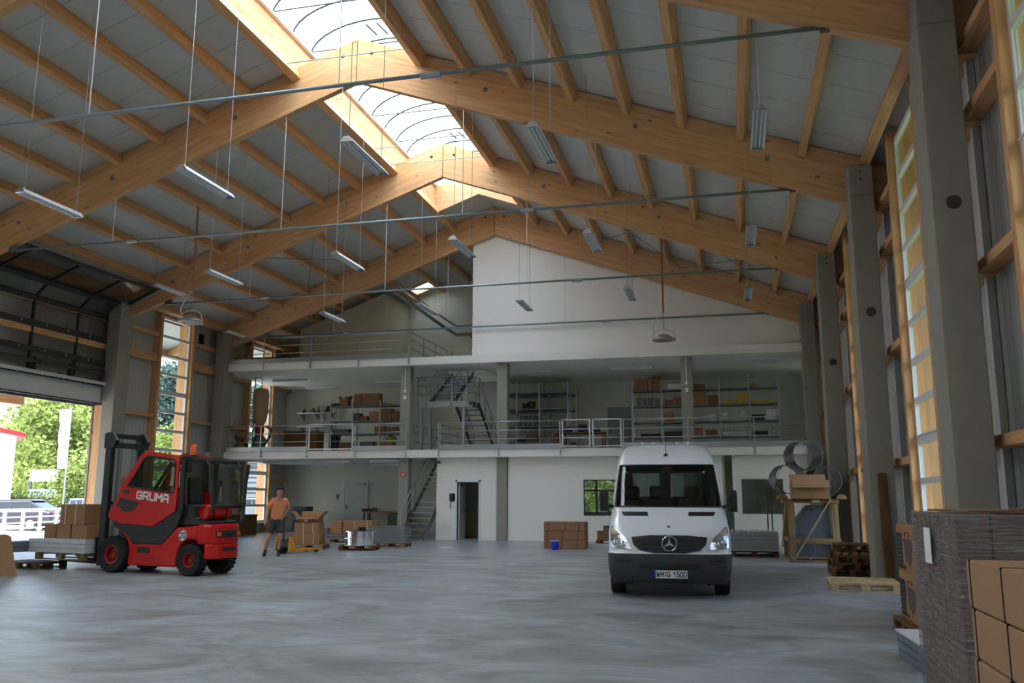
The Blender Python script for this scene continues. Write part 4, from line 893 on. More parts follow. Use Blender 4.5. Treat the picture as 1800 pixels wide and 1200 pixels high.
# ---- the forklift's load: everything in the forklift's frame
fm = Matrix.Translation(fo) @ Matrix.Rotation(frz, 4, 'Z')
def on_fork(x, y, z): return tuple(fm @ Vector((x*KX, y, z)))
pallet('wooden pallet lifted on the forklift forks', on_fork(4.12, 0, .215), frz, 1.5, 1.15)
def sheets(label, loc, rz, size, mat, n, group=None, ribs=False):
    w, d, h = size; r = thing('sheet_stack', label, 'metal sheets', loc, rz, group)
    for k in range(n): o = MB().box((-w/2, -d/2, h/n*k+.003), (w/2, d/2, h/n*(k+1)-.003)).build('sheet_bundle', mat, r, bevel=.006)
    if ribs:
        for k in range(9): MB().box((-w/2+.06+k*(w-.12)/8-.02, -d/2+.02, h), (-w/2+.06+k*(w-.12)/8+.02, d/2-.02, h+.03)).build('top_rib', M_SHEET, r)
    return r
sh = sheets('white sheet metal trays strapped on the forklift pallet', on_fork(4.22, .0, .362), frz, (1.75, 1.2, .30), M_SHEET, 3)
for x in (-.55, -.15, .30): MB().box((x-.008, -.605, -.01), (x+.008, .605, .304)).build('strap', M_STRAP, sh)
sheets('blue-grey sheet metal channels hanging over the fork load edge', on_fork(5.62, .35, .362), frz, (.62, 1.5, .24), M_SHEETG, 2)
pallet('low dark pallet on the floor under the fork load', on_fork(5.35, .35, 0.0), frz, 1.2, .8, (OX_, OY_))
for k, (x, y, w) in enumerate(((3.72, .1, .62), (4.28, .1, .54), (4.76, .1, .46))): carton('brown box in the lower row of the fork load, %s' % ['nearest the mast', 'middle one', 'at the outer end'][k], on_fork(x, y, .664), (w*KX*.86, .62, .30), frz, M_CARD, 'boxes on the fork load', tape=False)
carton('large brown box on top of the fork load with white straps', on_fork(4.02, .1, .966), (.86*KX, .60, .44), frz, M_CARD, 'boxes on the fork load', tape=True, straps=(-.1, .22), strapmat=M_STRAP)
# leaning cardboard at the left edge
cb_ = MB().prism([(-2.2, 0), (0.02, 0), (-.12, .35), (-.26, .78), (-.34, .82), (-2.2, .84)], 0, .06).build('cardboard_sheet', M_CARD2, None, tuple(atz(26, 1013)), (R(-6), 0, R(8))); tag(cb_, 'tan cardboard sheet standing at the left picture edge', 'cardboard')

# ---- pallet with strapped boxes behind the man
pb = Vector((-12.72, 25.2, 0)); pr_ = R(12)
pm_ = Matrix.Translation(pb) @ Matrix.Rotation(pr_, 4, 'Z'); at_ = lambda x, y, z: tuple(pm_ @ Vector((x, y, z)))
pallet('wooden pallet under the strapped boxes behind the man', tuple(pb), pr_, 1.2, .9)
carton('brown box at the bottom of the strapped stack, large one', at_(.08, 0, .146), (.78, .7, .34), pr_, M_CARD, 'strapped boxes behind the man', straps=(-.1, .2), strapmat=M_STRAP)
carton('small brown box at the left of the strapped stack', at_(-.45, 0, .146), (.24, .5, .28), pr_, M_CARD, 'strapped boxes behind the man', tape=False)
carton('brown box in the middle of the strapped stack', at_(.06, 0, .488), (.74, .7, .30), pr_, M_CARD, 'strapped boxes behind the man', straps=(-.1, .2), strapmat=M_STRAP)
o_ = carton('open brown box with raised flap on the strapped stack', at_(.05, .05, .79), (.70, .5, .16), pr_, M_CARD, 'strapped boxes behind the man', open_=True)
MB().box((-.12, -.26, .03), (.0, -.252, .12)).build('shipping_label', M_PAPER, o_)
# ---- drum of shiny sheet coil on a pallet
rc = Vector((-10.95, 25.15, 0))
pallet('dark pallet under the shiny metal ring', tuple(rc), R(14), 1.1, .9, (OX_, OY_))
r = thing('metal_ring', 'shiny silver sheet metal ring with flanges on a pallet', 'metal ring', (rc.x, rc.y, .146), group='metal rings')
MB().lathe([(.52, 0), (.52, .02), (.43, .02), (.43, .20), (.54, .20), (.54, .225), (.43, .225), (.43, .40), (.50, .40), (.50, .42), (.41, .42), (.41, 0), (.52, 0)], 48).build('ring_wall', M_CHROME, r, auto=30)
MB().lathe([(0, .42), (.12, .42), (.12, .52), (.04, .53), (0, .53)], 16, 'z', (.0, .1, 0)).build('hub', M_BLACK, r)
for a in (0, 1.57, 3.14, 4.71): MB().bar((.1*math.cos(a), .1+.1*math.sin(a), .41), (.42*math.cos(a), .42*math.sin(a), .41), .05, .02).build('spoke', M_STAIR, r)
# ---- wire trays on a pallet
wt = Vector((-10.72, 27.0, 0)); pallet('pallet under the grey wire trays', tuple(wt), R(8), 1.2, 1.0)
r = thing('wire_tray', 'stack of grey wire mesh trays beside the metal ring', 'wire trays', (wt.x, wt.y, .146), R(8))
for k in range(5):
    z = .02+k*.10
    for y in (-.5, .5): MB().bar((-.58, y, z), (.58, y, z), .012, .03).bar((-.58, y, z+.07), (.58, y, z+.07), .012, .02).build('long_wire', M_GALV, r)
    for x in (-.58, .58): MB().bar((x, -.5, z), (x, .5, z), .012, .03).bar((x, -.5, z+.07), (x, .5, z+.07), .012, .02).build('short_wire', M_GALV, r)
mm = MB()
for k in range(26):
    x = -.58+k*1.16/25
    for y in (-.5, .5): mm.bar((x, y, 0), (x, y, .5), .006, .006)
for k in range(17):
    y = -.5+k/16
    for x in (-.58, .58): mm.bar((x, y, 0), (x, y, .5), .006, .006)
mm.build('mesh_wires', M_GALV, r)['kind'] = 'stuff'
# ---- pallet with long strapped box behind, and low stacks
p2_ = Vector((-12.95, 29.0, 0)); pallet('pallet behind the ring carrying the long strapped boxes', tuple(p2_), R(5), 1.5, .9)
carton('short brown box left on the rear pallet', (p2_.x-.48, p2_.y, .30), (.42, .6, .42), R(5), M_CARD, 'rear pallet boxes')
carton('long brown box with white straps on the rear pallet', (p2_.x+.30, p2_.y+.05, .30), (1.05, .6, .46), R(5), M_CARD, 'rear pallet boxes', straps=(-.1, .35), strapmat=M_STRAP)
sheets('grey sheet bundle lying under the rear pallet boxes', (p2_.x, p2_.y, .146), R(5), (1.5, .9, .15), M_SHEETG, 2)
p3_ = Vector((-14.4, 29.4, 0)); pallet('low pallet with boards near the back door', tuple(p3_), R(10), 1.2, .8)
sheets('thin grey sheets on the low pallet near the back door', (p3_.x, p3_.y, .146), R(10), (1.1, .75, .22), M_SHEETG, 3)
bo = MB().box((-.3, -.25, 0), (.3, .25, .10)).build('timber_block', PX_, None, (p3_.x+.1, p3_.y, .37), (0, 0, R(10))); tag(bo, 'short timber block on the thin grey sheets', 'timber')
# ---- workbench, blue crates, low cabinet
r = thing('workbench', 'timber-topped workbench with green drawer cabinet against the back wall', 'workbench', (-15.0, 37.45, 0))
MB().box((-1.1, -.4, .86), (1.1, .4, .92)).build('worktop', wood('bench_top', 0, (196, 146, 92), (164, 112, 66), False), r, bevel=.008)
for x in (-1.0, .98): 
    for y in (-.33, .33): MB().box((x-.03, y-.03, 0), (x+.03, y+.03, .86)).build('leg', M_DGREEN, r)
dc = MB().box((.15, -.36, .30), (.90, .36, .84)).build('drawer_cabinet', M_GREEN, r)
for k in range(4): d_ = MB().box((.17, -.375, .32+k*.13), (.88, -.36, .43+k*.13)).build('drawer', M_GREEN, dc); 
MB().box((-1.0, -.3, .2), (1.0, .3, .23)).build('lower_shelf', M_DGREEN, r)
v = thing('bench_vice', 'small dark vice standing on the workbench', 'vice', (-15.55, 37.25, .92)); MB().box((-.12, -.08, 0), (.1, .08, .06)).build('base', M_GREYP, v); MB().box((-.1, -.05, .06), (.02, .05, .17)).build('fixed_jaw', M_GREYP, v); MB().box((.05, -.05, .07), (.12, .05, .16)).build('moving_jaw', M_GREYP, v); MB().cyl((-.1, 0, .1), (.22, 0, .1), .014, 8).build('screw', M_GALV, v)
la = MB().box((-.3, -.12, 0), (.3, .12, .12)).build('tool_case', M_BLACK, None, (-15.95, 37.5, .92), bevel=.02); tag(la, 'flat black tool case on the workbench end', 'case')
r = thing('plastic_crate', 'stack', 'crate'); bpy.data.objects.remove(r)
for k in range(6):
    r = thing('plastic_crate', 'dark blue plastic crate in the stack by the back wall corner, %s' % ['lowest', 'second from floor', 'third from floor', 'fourth from floor', 'second from top', 'top one'][k], 'crate', (-18.75, 36.6, .02+k*.185), R(random.uniform(-4, 4)), 'stacked blue crates')
    b = MB(); w, d, h, t = .72, .55, .175, .015; b.box((-w/2, -d/2, 0), (w/2, d/2, t)); b.box((-w/2, -d/2, 0), (w/2, -d/2+t, h)); b.box((-w/2, d/2-t, 0), (w/2, d/2, h)); b.box((-w/2, -d/2, 0), (-w/2+t, d/2, h)); b.box((w/2-t, -d/2, 0), (w/2, d/2, h)); b.build('tub', M_DBLUE, r)
    fmr = MB(); fmr.box((-w/2-.012, -d/2-.012, h-.025), (w/2+.012, -d/2, h)).box((-w/2-.012, d/2, h-.025), (w/2+.012, d/2+.012, h)).box((-w/2-.012, -d/2, h-.025), (-w/2, d/2, h)).box((w/2, -d/2, h-.025), (w/2+.012, d/2, h)); fmr.build('rim', M_DBLUE, r)
r = thing('wooden_chest', 'low brown wooden chest under the left mezzanine window', 'chest', (-19.75, 33.2, 0)); MB().box((-.35, -.6, 0), (.35, .6, .78)).build('body', OX_, r); MB().box((-.38, -.63, .78), (.38, .63, .83)).build('lid', OX_, r); MB().box((.352, -.1, .6), (.365, .1, .64)).build('handle', M_GREYP, r)
# ---- brown carton wall with bucket, profiles
bsx = (-5.72, -4.42); ybs = 27.25
for lv in range(3):
    split = (.44, .47, .53)[lv]; W2 = bsx[1]-bsx[0]
    for k, (a, b) in enumerate(((0, split), (split, 1))):
        x0, x1 = bsx[0]+W2*a+.004, bsx[0]+W2*b-.004
        carton('reddish brown strapped carton by the office wall, %s row %s' % (['bottom', 'middle', 'top'][lv], 'left' if k == 0 else 'right'), ((x0+x1)/2, ybs+.3, lv*.275), (x1-x0, .62, .27), 0, M_CARDR, 'reddish cartons by the office wall', tape=False, straps=((-.18,) if k == 0 else (.12,)))
r = thing('bucket', 'blue plastic bucket with pale rim in front of the cartons', 'bucket', (-5.28, 26.8, 0)); MB().lathe([(0, .004), (.095, .004), (.10, 0), (.135, .26), (.128, .26), (.093, .012), (0, .012)], 28).build('pail', M_BLUE, r, auto=40); MB().lathe([(.128, .255), (.142, .255), (.142, .285), (.128, .285), (.128, .255)], 28).build('rim', pm('pale_rim', (196, 200, 236), .5), r); MB().tube([(.14*math.cos(a*math.pi/10), .14*math.sin(a*math.pi/10)-.02, .26-.10*math.sin(a*math.pi/10)) for a in range(0, 11)], .004, 5).build('handle', M_GALV, r)
for k, (x0, x1, y, n) in enumerate(((-6.95, -6.05, 28.3, 'short pale metal profile lying left of the cartons'), (-6.02, -3.3, 28.45, 'long pale metal profile lying behind the cartons'))):
    o = MB(); o.prism([(0, 0), (.16, 0), (.16, .02), (.02, .02), (.02, .09), (.16, .09), (.16, .11), (0, .11)], x0, x1, 'x').build('metal_profile', M_SHEET, None, (0, y, 0)); tag(COL.objects[-1] if False else bpy.data.objects[[b.name for b in COL.objects if b.name.startswith('metal_profile')][-1]], n, 'metal profile', 'profiles on the floor')
pallet('flat dark pallet beside the reddish cartons', (-3.9, 30.4, 0), 0, 1.2, .8, (OX_, OY_))
carton('small brown carton on the dark pallet beside the office wall', (-4.25, 30.35, .146), (.46, .4, .30), 0, M_CARD3, 'cartons on the dark pallet')
cz = thing('parts_case', 'grey parts case lying on the small brown carton', 'case', (-4.12, 30.35, .448)); MB().box((-.16, -.13, 0), (.16, .13, .11)).build('lower_shell', M_STAIR, cz, bevel=.01); MB().box((-.16, -.13, .114), (.16, .13, .17)).build('lid', M_GREYP, cz, bevel=.01); MB().box((-.05, -.15, .1), (.05, -.13, .125)).build('latch', M_BLACK, cz)
carton('narrow dark carton on end beside the van headlamp', (-3.55, 30.4, .146), (.2, .3, .62), 0, M_CARD3, 'cartons on the dark pallet')
# floor and wall details
dd = MB().lathe([(0, .003), (.2, .003), (.22, 0)], 28).build('floor_cover', M_PAPER, None, tuple(atz(785, 962)+Vector((0, 0, .001)))); tag(dd, 'round white cover plate in the floor before the open door', 'floor cover')
ph = thing('wall_phone', 'black wall telephone beside the open office door', 'telephone', (-10.18, ofy, 1.42)); MB().box((-.09, -.07, 0), (.12, -.001, .28)).build('body', M_BLACK, ph, bevel=.012); MB().box((.03, -.11, .03), (.085, -.07, .25)).build('handset', M_BLACK, ph, bevel=.01); MB().tube([(-.02, -.03, 0), (-.05, -.04, -.12), (-.06, -.03, -.28)], .012, 6).build('cord', M_BLACK, ph); MB().box((.0, -.073, .18), (.03, -.069, .24)).build('display', M_LAMPG, ph)
for k, x in enumerate((-10.42, -10.27)):
    s_ = thing('wall_socket', 'white wall socket low beside the office door, %s' % ('left one' if k == 0 else 'right one'), 'socket', (x, ofy, .42), group='wall sockets'); MB().box((-.05, -.02, 0), (.05, -.001, .1)).build('plate', M_BEIGE, s_, bevel=.006); MB().cyl((0, -.022, .05), (0, -.018, .05), .03, 14).build('insert', M_PAPER, s_)
cm = thing('wall_camera', 'small black camera at the upper corner of the office wall', 'camera', (-10.7, ofy, 2.82)); MB().box((-.1, -.16, .0), (.06, -.06, .09)).build('housing', M_BLACK, cm); MB().cyl((0, -.08, .04), (0, -.001, .04), .02, 8).build('bracket', M_BLACK, cm)
sw = thing('switch_panel', 'small grey switch panel beside the white steel door', 'switch', (-17.72, YB-.001, 1.45)); MB().box((-.06, -.03, 0), (.06, -.001, .22)).build('plate', M_STAIR, sw); MB().box((-.03, -.045, .12), (.03, -.03, .17)).build('rocker', M_GREYP, sw)

# ================================================================== RIGHT SIDE
# timber crate
cr = thing('timber_crate', 'open timber crate holding a grey metal machine housing', 'crate', (1.96, 23.35, 0), R(2))
CW, CD, CH = 1.20, 1.6, 1.52
for x in (-CW/2, CW/2-.16):
    for y in (0, CD-.05): MB().box((x, y, 0), (x+.16, y+.05, CH)).build('corner_post', PZ_, cr)
for y in (-.03, CD): 
    for z, h in ((0, .06), (.10, .04), (.45, .14), (CH-.07, .07)): MB().box((-CW/2, y, z), (CW/2, y+.03, z+h)).build('cross_batten', PX_, cr)
for x in (-CW/2-.03, CW/2):
    for z in (0, .5, CH-.09): MB().box((x, 0, z), (x+.03, CD, z+.09)).build('side_batten', PY_, cr)
MB().bar((-.50, -.05, .08), (.42, -.05, CH+.02), .03, .07, (0, 1, 0)).build('diagonal_batten', NX_, cr); MB().bar((-CW/2-.05, .08, CH-.1), (-CW/2-.05, CD-.1, .3), .03, .07, (0, 0, 1)).build('diagonal_batten', NY_, cr)
MB().box((-CW/2, 0, CH), (CW/2, CD, CH+.02)).build('lid_board', OX_, cr); MB().box((-CW/2, 0, .06), (CW/2, CD, .09)).build('base_board', OX_, cr)
MB().prism([(-.40, .12), (.42, .12), (.42, 1.38), (-.05, 1.38), (-.40, .95)], .18, 1.3).build('metal_housing', M_SHEETG, cr, bevel=.01); MB().cyl((-.02, .175, 1.28), (-.02, .18, 1.28), .03, 10).build('lug_hole', M_BLACK, cr)
MB().box((-.02, -.06, CH-.06), (.16, -.055, CH)).build('paper_note', M_PAPER, cr)
hz_ = thing('cable_coil', 'thin grey cable hoop leaning on the timber crate', 'cable', (1.62, 23.2, .36)); MB().tube([(.34*math.cos(a*math.pi/16), -.02*math.sin(a*math.pi/16), .34*math.sin(a*math.pi/16)) for a in range(32)], .010, 5, closed=True).build('loop', M_STAIR, hz_); MB().tube([(.33*math.cos(a*math.pi/16)+.02, -.03, .32*math.sin(a*math.pi/16)-.01) for a in range(6, 26)], .008, 5).build('loose_end', M_STAIR, hz_)
# ducts on the crate
zt_ = CH+.025
def duct(label, x, z, y0, r_, L_=.75, rz=0):
    o = thing('steel_duct', label, 'duct', (x, y0, z), rz, 'steel duct pieces')
    MB().lathe([(r_, 0), (r_, L_), (r_-.008, L_), (r_-.008, 0), (r_, 0)], 40, 'y', (0, 0, r_)).build('shell', M_DUCT, o, auto=30)
    for y in (.0, L_-.03): MB().lathe([(r_, y), (r_+.008, y+.01), (r_+.008, y+.02), (r_, y+.03)], 40, 'y', (0, 0, r_)).build('bead', M_DUCT, o)
duct('large round steel duct piece at the left on the crate', 1.47, zt_+.13, 23.55, .37, .75, R(10)); duct('large round steel duct piece at the right on the crate', 2.36, zt_+.10, 23.62, .37, .75, R(10))
duct('large round steel duct piece on top of the other ducts', 1.93, zt_+.72, 23.5, .38, .8, R(14))
duct('smaller round duct behind the box on the crate', 1.93, zt_, 24.46, .30, .42, R(4))
su = MB().tube([(1.30, 23.5, zt_+.86), (1.12, 23.5, zt_+.5), (1.10, 23.5, zt_+.2)], .01, 5).build('lashing_strap', M_BSTRAP); tag(su, 'dark lashing strap hanging at the left of the ducts', 'strap')
for k, (x, n) in enumerate(((1.22, 'left'), (2.62, 'right'))):
    o = MB().prism([(-.12, 0), (.12, 0), (.12, .05), (.05, .12), (-.05, .12), (-.12, .05)], 0, .9).build('timber_chock', PY_, None, (x+.05, 23.5, zt_)); tag(o, 'timber chock under the %s duct on the crate' % n, 'chock', 'duct chocks')
bx_ = thing('cardboard_box', 'open brown box with folded front flap on the crate', 'box', (1.89, 23.22, zt_), R(2))
w, d, h, t = .88, .5, .46, .008; b = MB(); b.box((-w/2, -d/2, 0), (w/2, d/2, .01)); b.box((-w/2, -d/2, 0), (w/2, -d/2+t, h)); b.box((-w/2, d/2-t, 0), (w/2, d/2, h)); b.box((-w/2, -d/2, 0), (-w/2+t, d/2, h)); b.box((w/2-t, -d/2, 0), (w/2, d/2, h)); b.build('body', M_CARD2, bx_)
MB().bar((0, -d/2, h+.002), (0, -d/2-.12, h-.18), w, .008, (0, -1, .5)).build('flap', M_CARD2, bx_); MB().bar((0, d/2, h), (0, d/2+.1, h+.15), w, .008, (0, -.5, 1)).build('flap', M_CARD2, bx_)
for e in (-1, 1): MB().bar((e*w/2, 0, h), (e*(w/2+.02), 0, h-.2), d-.04, .008, (1, 0, 0)).build('flap', M_CARD2, bx_)
# sheet stack beside the crate, dark rods
sheets('stack of grey corrugated sheet panels behind the van', (.55, 25.6, .16), 0, (1.25, 1.4, .50), pm('dull_sheet', (150, 152, 152), .5, .3), 5, ribs=True)
pallet('dark pallet under the corrugated sheet stack', (.55, 25.6, 0), 0, 1.25, 1.2, (OX_, OY_))
for k, x in enumerate((.98, 1.10)):
    o = MB().cyl((x, 26.6, .0), (x+.02, 26.9, 1.75), .018, 8).build('leaning_rod', M_BLACK); tag(o, 'thin black rod leaning behind the sheet stack, %s one' % ('left' if k == 0 else 'right'), 'rod', 'leaning rods')
# plank leaning at the column, pallets
o = MB().box((-.075, -.03, 0), (.075, .03, 2.05)).build('timber_plank', OZ_, None, (2.80, 17.93, 0), (R(-4), 0, 0)); tag(o, 'brown timber plank leaning on the concrete column', 'plank')
for k in range(3):
    pallet('old brown pallet in the stack beside the column, %s' % ['lowest', 'middle', 'top one turned slightly'][k], (2.35+.05*k, 20.1-.1*k, .146*k), R((88, 93, 82)[k]), 1.2, .8, (OX_, OY_))
o = pallet('old brown pallet on end behind the pallet stack', (2.55, 21.2, .44), R(90), 1.0, .7, (OX_, OY_)); 
sh_ = MB().box((-.5, -.35, 0), (.5, .35, .44)).build('timber_bundle', OY_, None, (2.55, 21.2, 0)); tag(sh_, 'low bundle of dark timber behind the pallet stack', 'timber')
pallet('pale new pallet lying flat on the floor near the column', (2.20, 17.05, 0), R(-3), 1.15, 1.25, (NY_, NX_))
# printed boxes behind the wrapped stack
for k in range(2):
    r = carton('brown printed carton with black strip behind the wrapped stack, %s one' % ('lower' if k == 0 else 'upper'), (2.26, 11.58, .146+.562*k), (.50, 1.22, .56), 0, M_CARD, 'printed cartons', tape=False)
    MB().box((-.2520, .24, .03), (-.2505, .58, .46)).build('black_strip', M_INK, r)
    for q in range(7): MB().box((-.2530, .30, .08+q*.05), (-.2518, .52-.03*(q % 3), .095+q*.05)).build('printed_line', M_STAIR, r)
    P2 = [(.14, .40), (-.34, .40), (-.38, .30), (-.30, .16), (-.24, .09), (-.18, .14), (-.10, .06), (-.04, .14), (.04, .12), (.12, .26)]
    MB().prism(P2, -.2525, -.2508, 'x').build('printed_picture', pm('picture_brown_%d' % k, (84, 70, 62), .7, var=.4, scale=18), r)
    MB().tube([(-.252, .04, .42), (-.252, .04, .47), (-.252, -.2, .47), (-.252, -.2, .42)], .006, 4).build('printed_handle', M_INK, r); MB().box((-.2525, .08, .03), (-.2508, .20, .08)).build('printed_label', M_INK, r)
pallet('old pallet under the printed cartons', (2.26, 11.58, 0), R(90), 1.3, .7, (OX_, OY_))
sheets('stack of pale coated sheets on the floor in front of the printed cartons', (2.02, 9.55, .0), R(3), (.80, 1.0, .24), M_SHEETG, 3); sheets('white top sheet on the pale coated sheets', (2.02, 9.55, .242), R(3), (.83, 1.04, .03), M_SHEET, 1)
# stretch-wrapped stack
M_WCARD = pm('wrapped_card', (134, 110, 98), .8, var=.08, scale=4)
wy0, wy1, wx0, wx1 = 6.05, 7.38, 1.345, 2.62
pallet('wooden pallet under the stretch-wrapped cartons', ((wx0+wx1)/2, (wy0+wy1)/2, 0), R(90), 1.3, 1.2)
for lv in range(5):
    for i in range(2):
        for j in range(3):
            lw, ld = (wx1-wx0)/2, (wy1-wy0)/3
            carton('stretch-wrapped brown carton, %s layer, %s, %s' % (['bottom', 'second', 'third', 'fourth', 'top'][lv], ['aisle side', 'wall side'][i], ['near end', 'middle', 'far end'][j]), (wx0+lw*(i+.5), wy0+ld*(j+.5), .146+.27*lv), (lw-.006, ld-.006, .265), 0, M_WCARD, 'stretch-wrapped cartons', tape=(lv == 4), straps=(-.12, .14))
fl_ = thing('stretch_film', 'crinkled clear stretch film wound around the carton stack by the right edge', 'stretch film', ((wx0+wx1)/2, (wy0+wy1)/2, .15))
def film_mat():
    m, t, b = new_mat('crinkled_film'); N = t.nodes.new; L = t.links.new; t.nodes.remove(b)
    tc = N('ShaderNodeTexCoord'); mp = N('ShaderNodeMapping'); mp.inputs['Scale'].default_value = (1.6, 1.6, 22); mp.inputs['Rotation'].default_value = (R(12), R(8), 0); L(tc.outputs['Object'], mp.inputs[0])
    no = N('ShaderNodeTexNoise'); no.inputs['Scale'].default_value = 3.2; no.inputs['Detail'].default_value = 6; no.inputs['Distortion'].default_value = 1.2; L(mp.outputs[0], no.inputs['Vector'])
    bp = N('ShaderNodeBump'); bp.inputs['Strength'].default_value = 1.0; bp.inputs['Distance'].default_value = .09; L(no.outputs[0], bp.inputs['Height'])
    gl = N('ShaderNodeBsdfGlossy'); gl.inputs['Roughness'].default_value = .16; L(bp.outputs[0], gl.inputs['Normal']); tr = N('ShaderNodeBsdfTransparent'); tr.inputs[0].default_value = (.93, .92, .94, 1)
    cr_ = N('ShaderNodeMapRange'); cr_.inputs[1].default_value = .40; cr_.inputs[2].default_value = .66; cr_.inputs[3].default_value = .12; cr_.inputs[4].default_value = .85; L(no.outputs[0], cr_.inputs[0])
    df = N('ShaderNodeBsdfDiffuse'); df.inputs[0].default_value = (.8, .8, .84, 1); L(bp.outputs[0], df.inputs['Normal']); m0 = N('ShaderNodeMixShader'); m0.inputs[0].default_value = .2; L(gl.outputs[0], m0.inputs[1]); L(df.outputs[0], m0.inputs[2])  # whitish diffuse on the crinkles: film haze, also imitating bright reflected streaks
    mx = N('ShaderNodeMixShader'); L(cr_.outputs[0], mx.inputs[0]); L(tr.outputs[0], mx.inputs[1]); L(m0.outputs[0], mx.inputs[2]); L(mx.outputs[0], t.nodes['Material Output'].inputs[0]); return m
FM = film_mat(); fw_, fd_ = (wx1-wx0)/2+.012, (wy1-wy0)/2+.012
m = MB(); NZ, NP = 14, 40; ring_ = []
for k in range(NP):
    t = k/NP*4; s_ = int(t); f = t-s_
    ring_.append([(-fw_+2*fw_*f, -fd_), (fw_, -fd_+2*fd_*f), (fw_-2*fw_*f, fd_), (-fw_, fd_-2*fd_*f)][s_])
random.seed(3)
vs_ = []
for i in range(NZ+1):
    for k, (x, y) in enumerate(ring_): q = 1+random.uniform(0, .008); vs_.append((x*q, y*q, i*1.352/NZ))
m.add(vs_, [(i*NP+k, i*NP+(k+1) % NP, (i+1)*NP+(k+1) % NP, (i+1)*NP+k) for i in range(NZ) for k in range(NP)]); m.build('film_wrap', FM, fl_)
MB().box((-fw_-.02, -.05, 1.0), (-fw_-.016, .15, 1.24)).build('paper_label', M_PAPER, fl_)
for k, (x, y, rz, n) in enumerate(((1.85, 6.6, 8, 'lower'), (2.25, 6.5, -14, 'upper'))):
    o = MB().box((-.45, -.35, 0), (.45, .35, .012)).build('cardboard_flat', M_CARD3, None, (x, y, 1.505+.014*k), (0, R(-.5*k), R(rz))); tag(o, 'flat piece of cardboard lying on the wrapped stack, %s one' % n, 'cardboard', 'flat cardboard on the wrapped stack')
# tan strapped cartons at the right edge
tx0 = 1.10
pallet('wooden pallet under the tan strapped cartons', (tx0+.5, 4.24, 0), R(90), 1.2, 1.0)
for lv in range(5):
    for i in range(2): carton('tan carton with dark straps at the right picture edge, %s layer, %s' % (['bottom', 'second', 'third', 'fourth', 'top'][lv], ['aisle side', 'wall side'][i]), (tx0+.25+.5*i+.006*(lv % 2), 4.26, .146+.232*lv), (.49, 1.14, .228), 0, M_CARD2, 'tan strapped cartons', tape=False)
for r in [o for o in COL.objects if o.get('group') == 'tan strapped cartons']:
    for y in (-.02, .50): MB().box((-.2485, y-.006, 0), (.2485, y+.006, .2305)).build('strap', M_BSTRAP, r)
# ================================================================== MEZZANINE SHELVING AND GOODS
def rack(label, xs, y0, y1, levels, top, group='mezzanine shelving racks'):
    r = thing('shelving_rack', label, 'shelf', (0, y0, Z1), group=group)
    D = y1-y0
    up = MB().box((-.025, -.02, 0), (.025, .02, top-Z1)).mesh('upright', M_RAIL)
    for x in xs:
        for y in (.02, D-.02): put('upright', up, r, (x, y, 0))
        for k in range(4): z = .25+k*(top-Z1-.5)/4; MB().bar((x, .02, z), (x, D-.02, z+.35), .015, .02).build('side_brace', M_GALV, r)
    for z in levels:
        for a, b in zip(xs[:-1], xs[1:]): MB().box((a+.02, -.005, z-Z1-.05), (b-.02, D+.005, z-Z1)).build('shelf_board', M_STAIR, r)
    return r
RY = 35.6
X_ = lambda u, v=715, Y=RY: aty(u, v, Y).x
LV1 = [3.45, 4.28, 4.85, 5.52]; LV2 = [3.84, 4.48, 5.21, 5.88]; LV3 = [3.95, 4.56, 5.22, 5.86]
rack('steel shelving rack with brown boxes left of the stairs', [X_(581), X_(620), X_(668), X_(712)], RY, RY+.6, LV1, 5.72)
rack('half-empty steel shelving rack behind the middle pillar', [X_(877), X_(908), X_(948), X_(998)], RY, RY+.6, LV2, 6.35)
rack('second row of empty steel shelving behind the middle rack', [X_(868), X_(955), X_(1006)], RY+1.0, RY+1.6, LV2, 6.3)
rack('steel shelving rack right of the grey mezzanine door', [X_(1112), X_(1163), X_(1213)], RY, RY+.6, LV3, 6.25)
rack('steel shelving rack with yellow cartons at the far right', [X_(1216), X_(1265), X_(1317), X_(1369)], RY, RY+.6, LV3, 6.35)
ws_ = thing('wall_shelf', 'long wall shelf cluttered with small parts left of the rack', 'shelf', (0, 37.3, 0)); a, b = X_(522, 726, 37.3), X_(584, 726, 37.3)
for z in (5.38, 4.75): MB().box((a, 0, z), (b, .5, z+.04)).build('board', M_RAIL, ws_)
for x in (a+.15, (a+b)/2, b-.15):
    for z in (5.38, 4.75): MB().prism([(.02, z), (.5, z), (.5, z-.3)], x-.015, x+.015, 'x').build('bracket', M_RAIL, ws_)
M_GREYBOX = pm('grey_folder_card', (104, 108, 112), .7); M_YBOX = pm('yellow_carton', (206, 166, 72), .7); M_WBOX = pm('white_carton', (222, 222, 218), .7); M_LIME = pm('lime_bag', (150, 172, 60), .6); M_GREYTUB = pm('grey_tub', (118, 122, 126), .5); M_DARKG = pm('dark_goods', (52, 50, 50), .7)
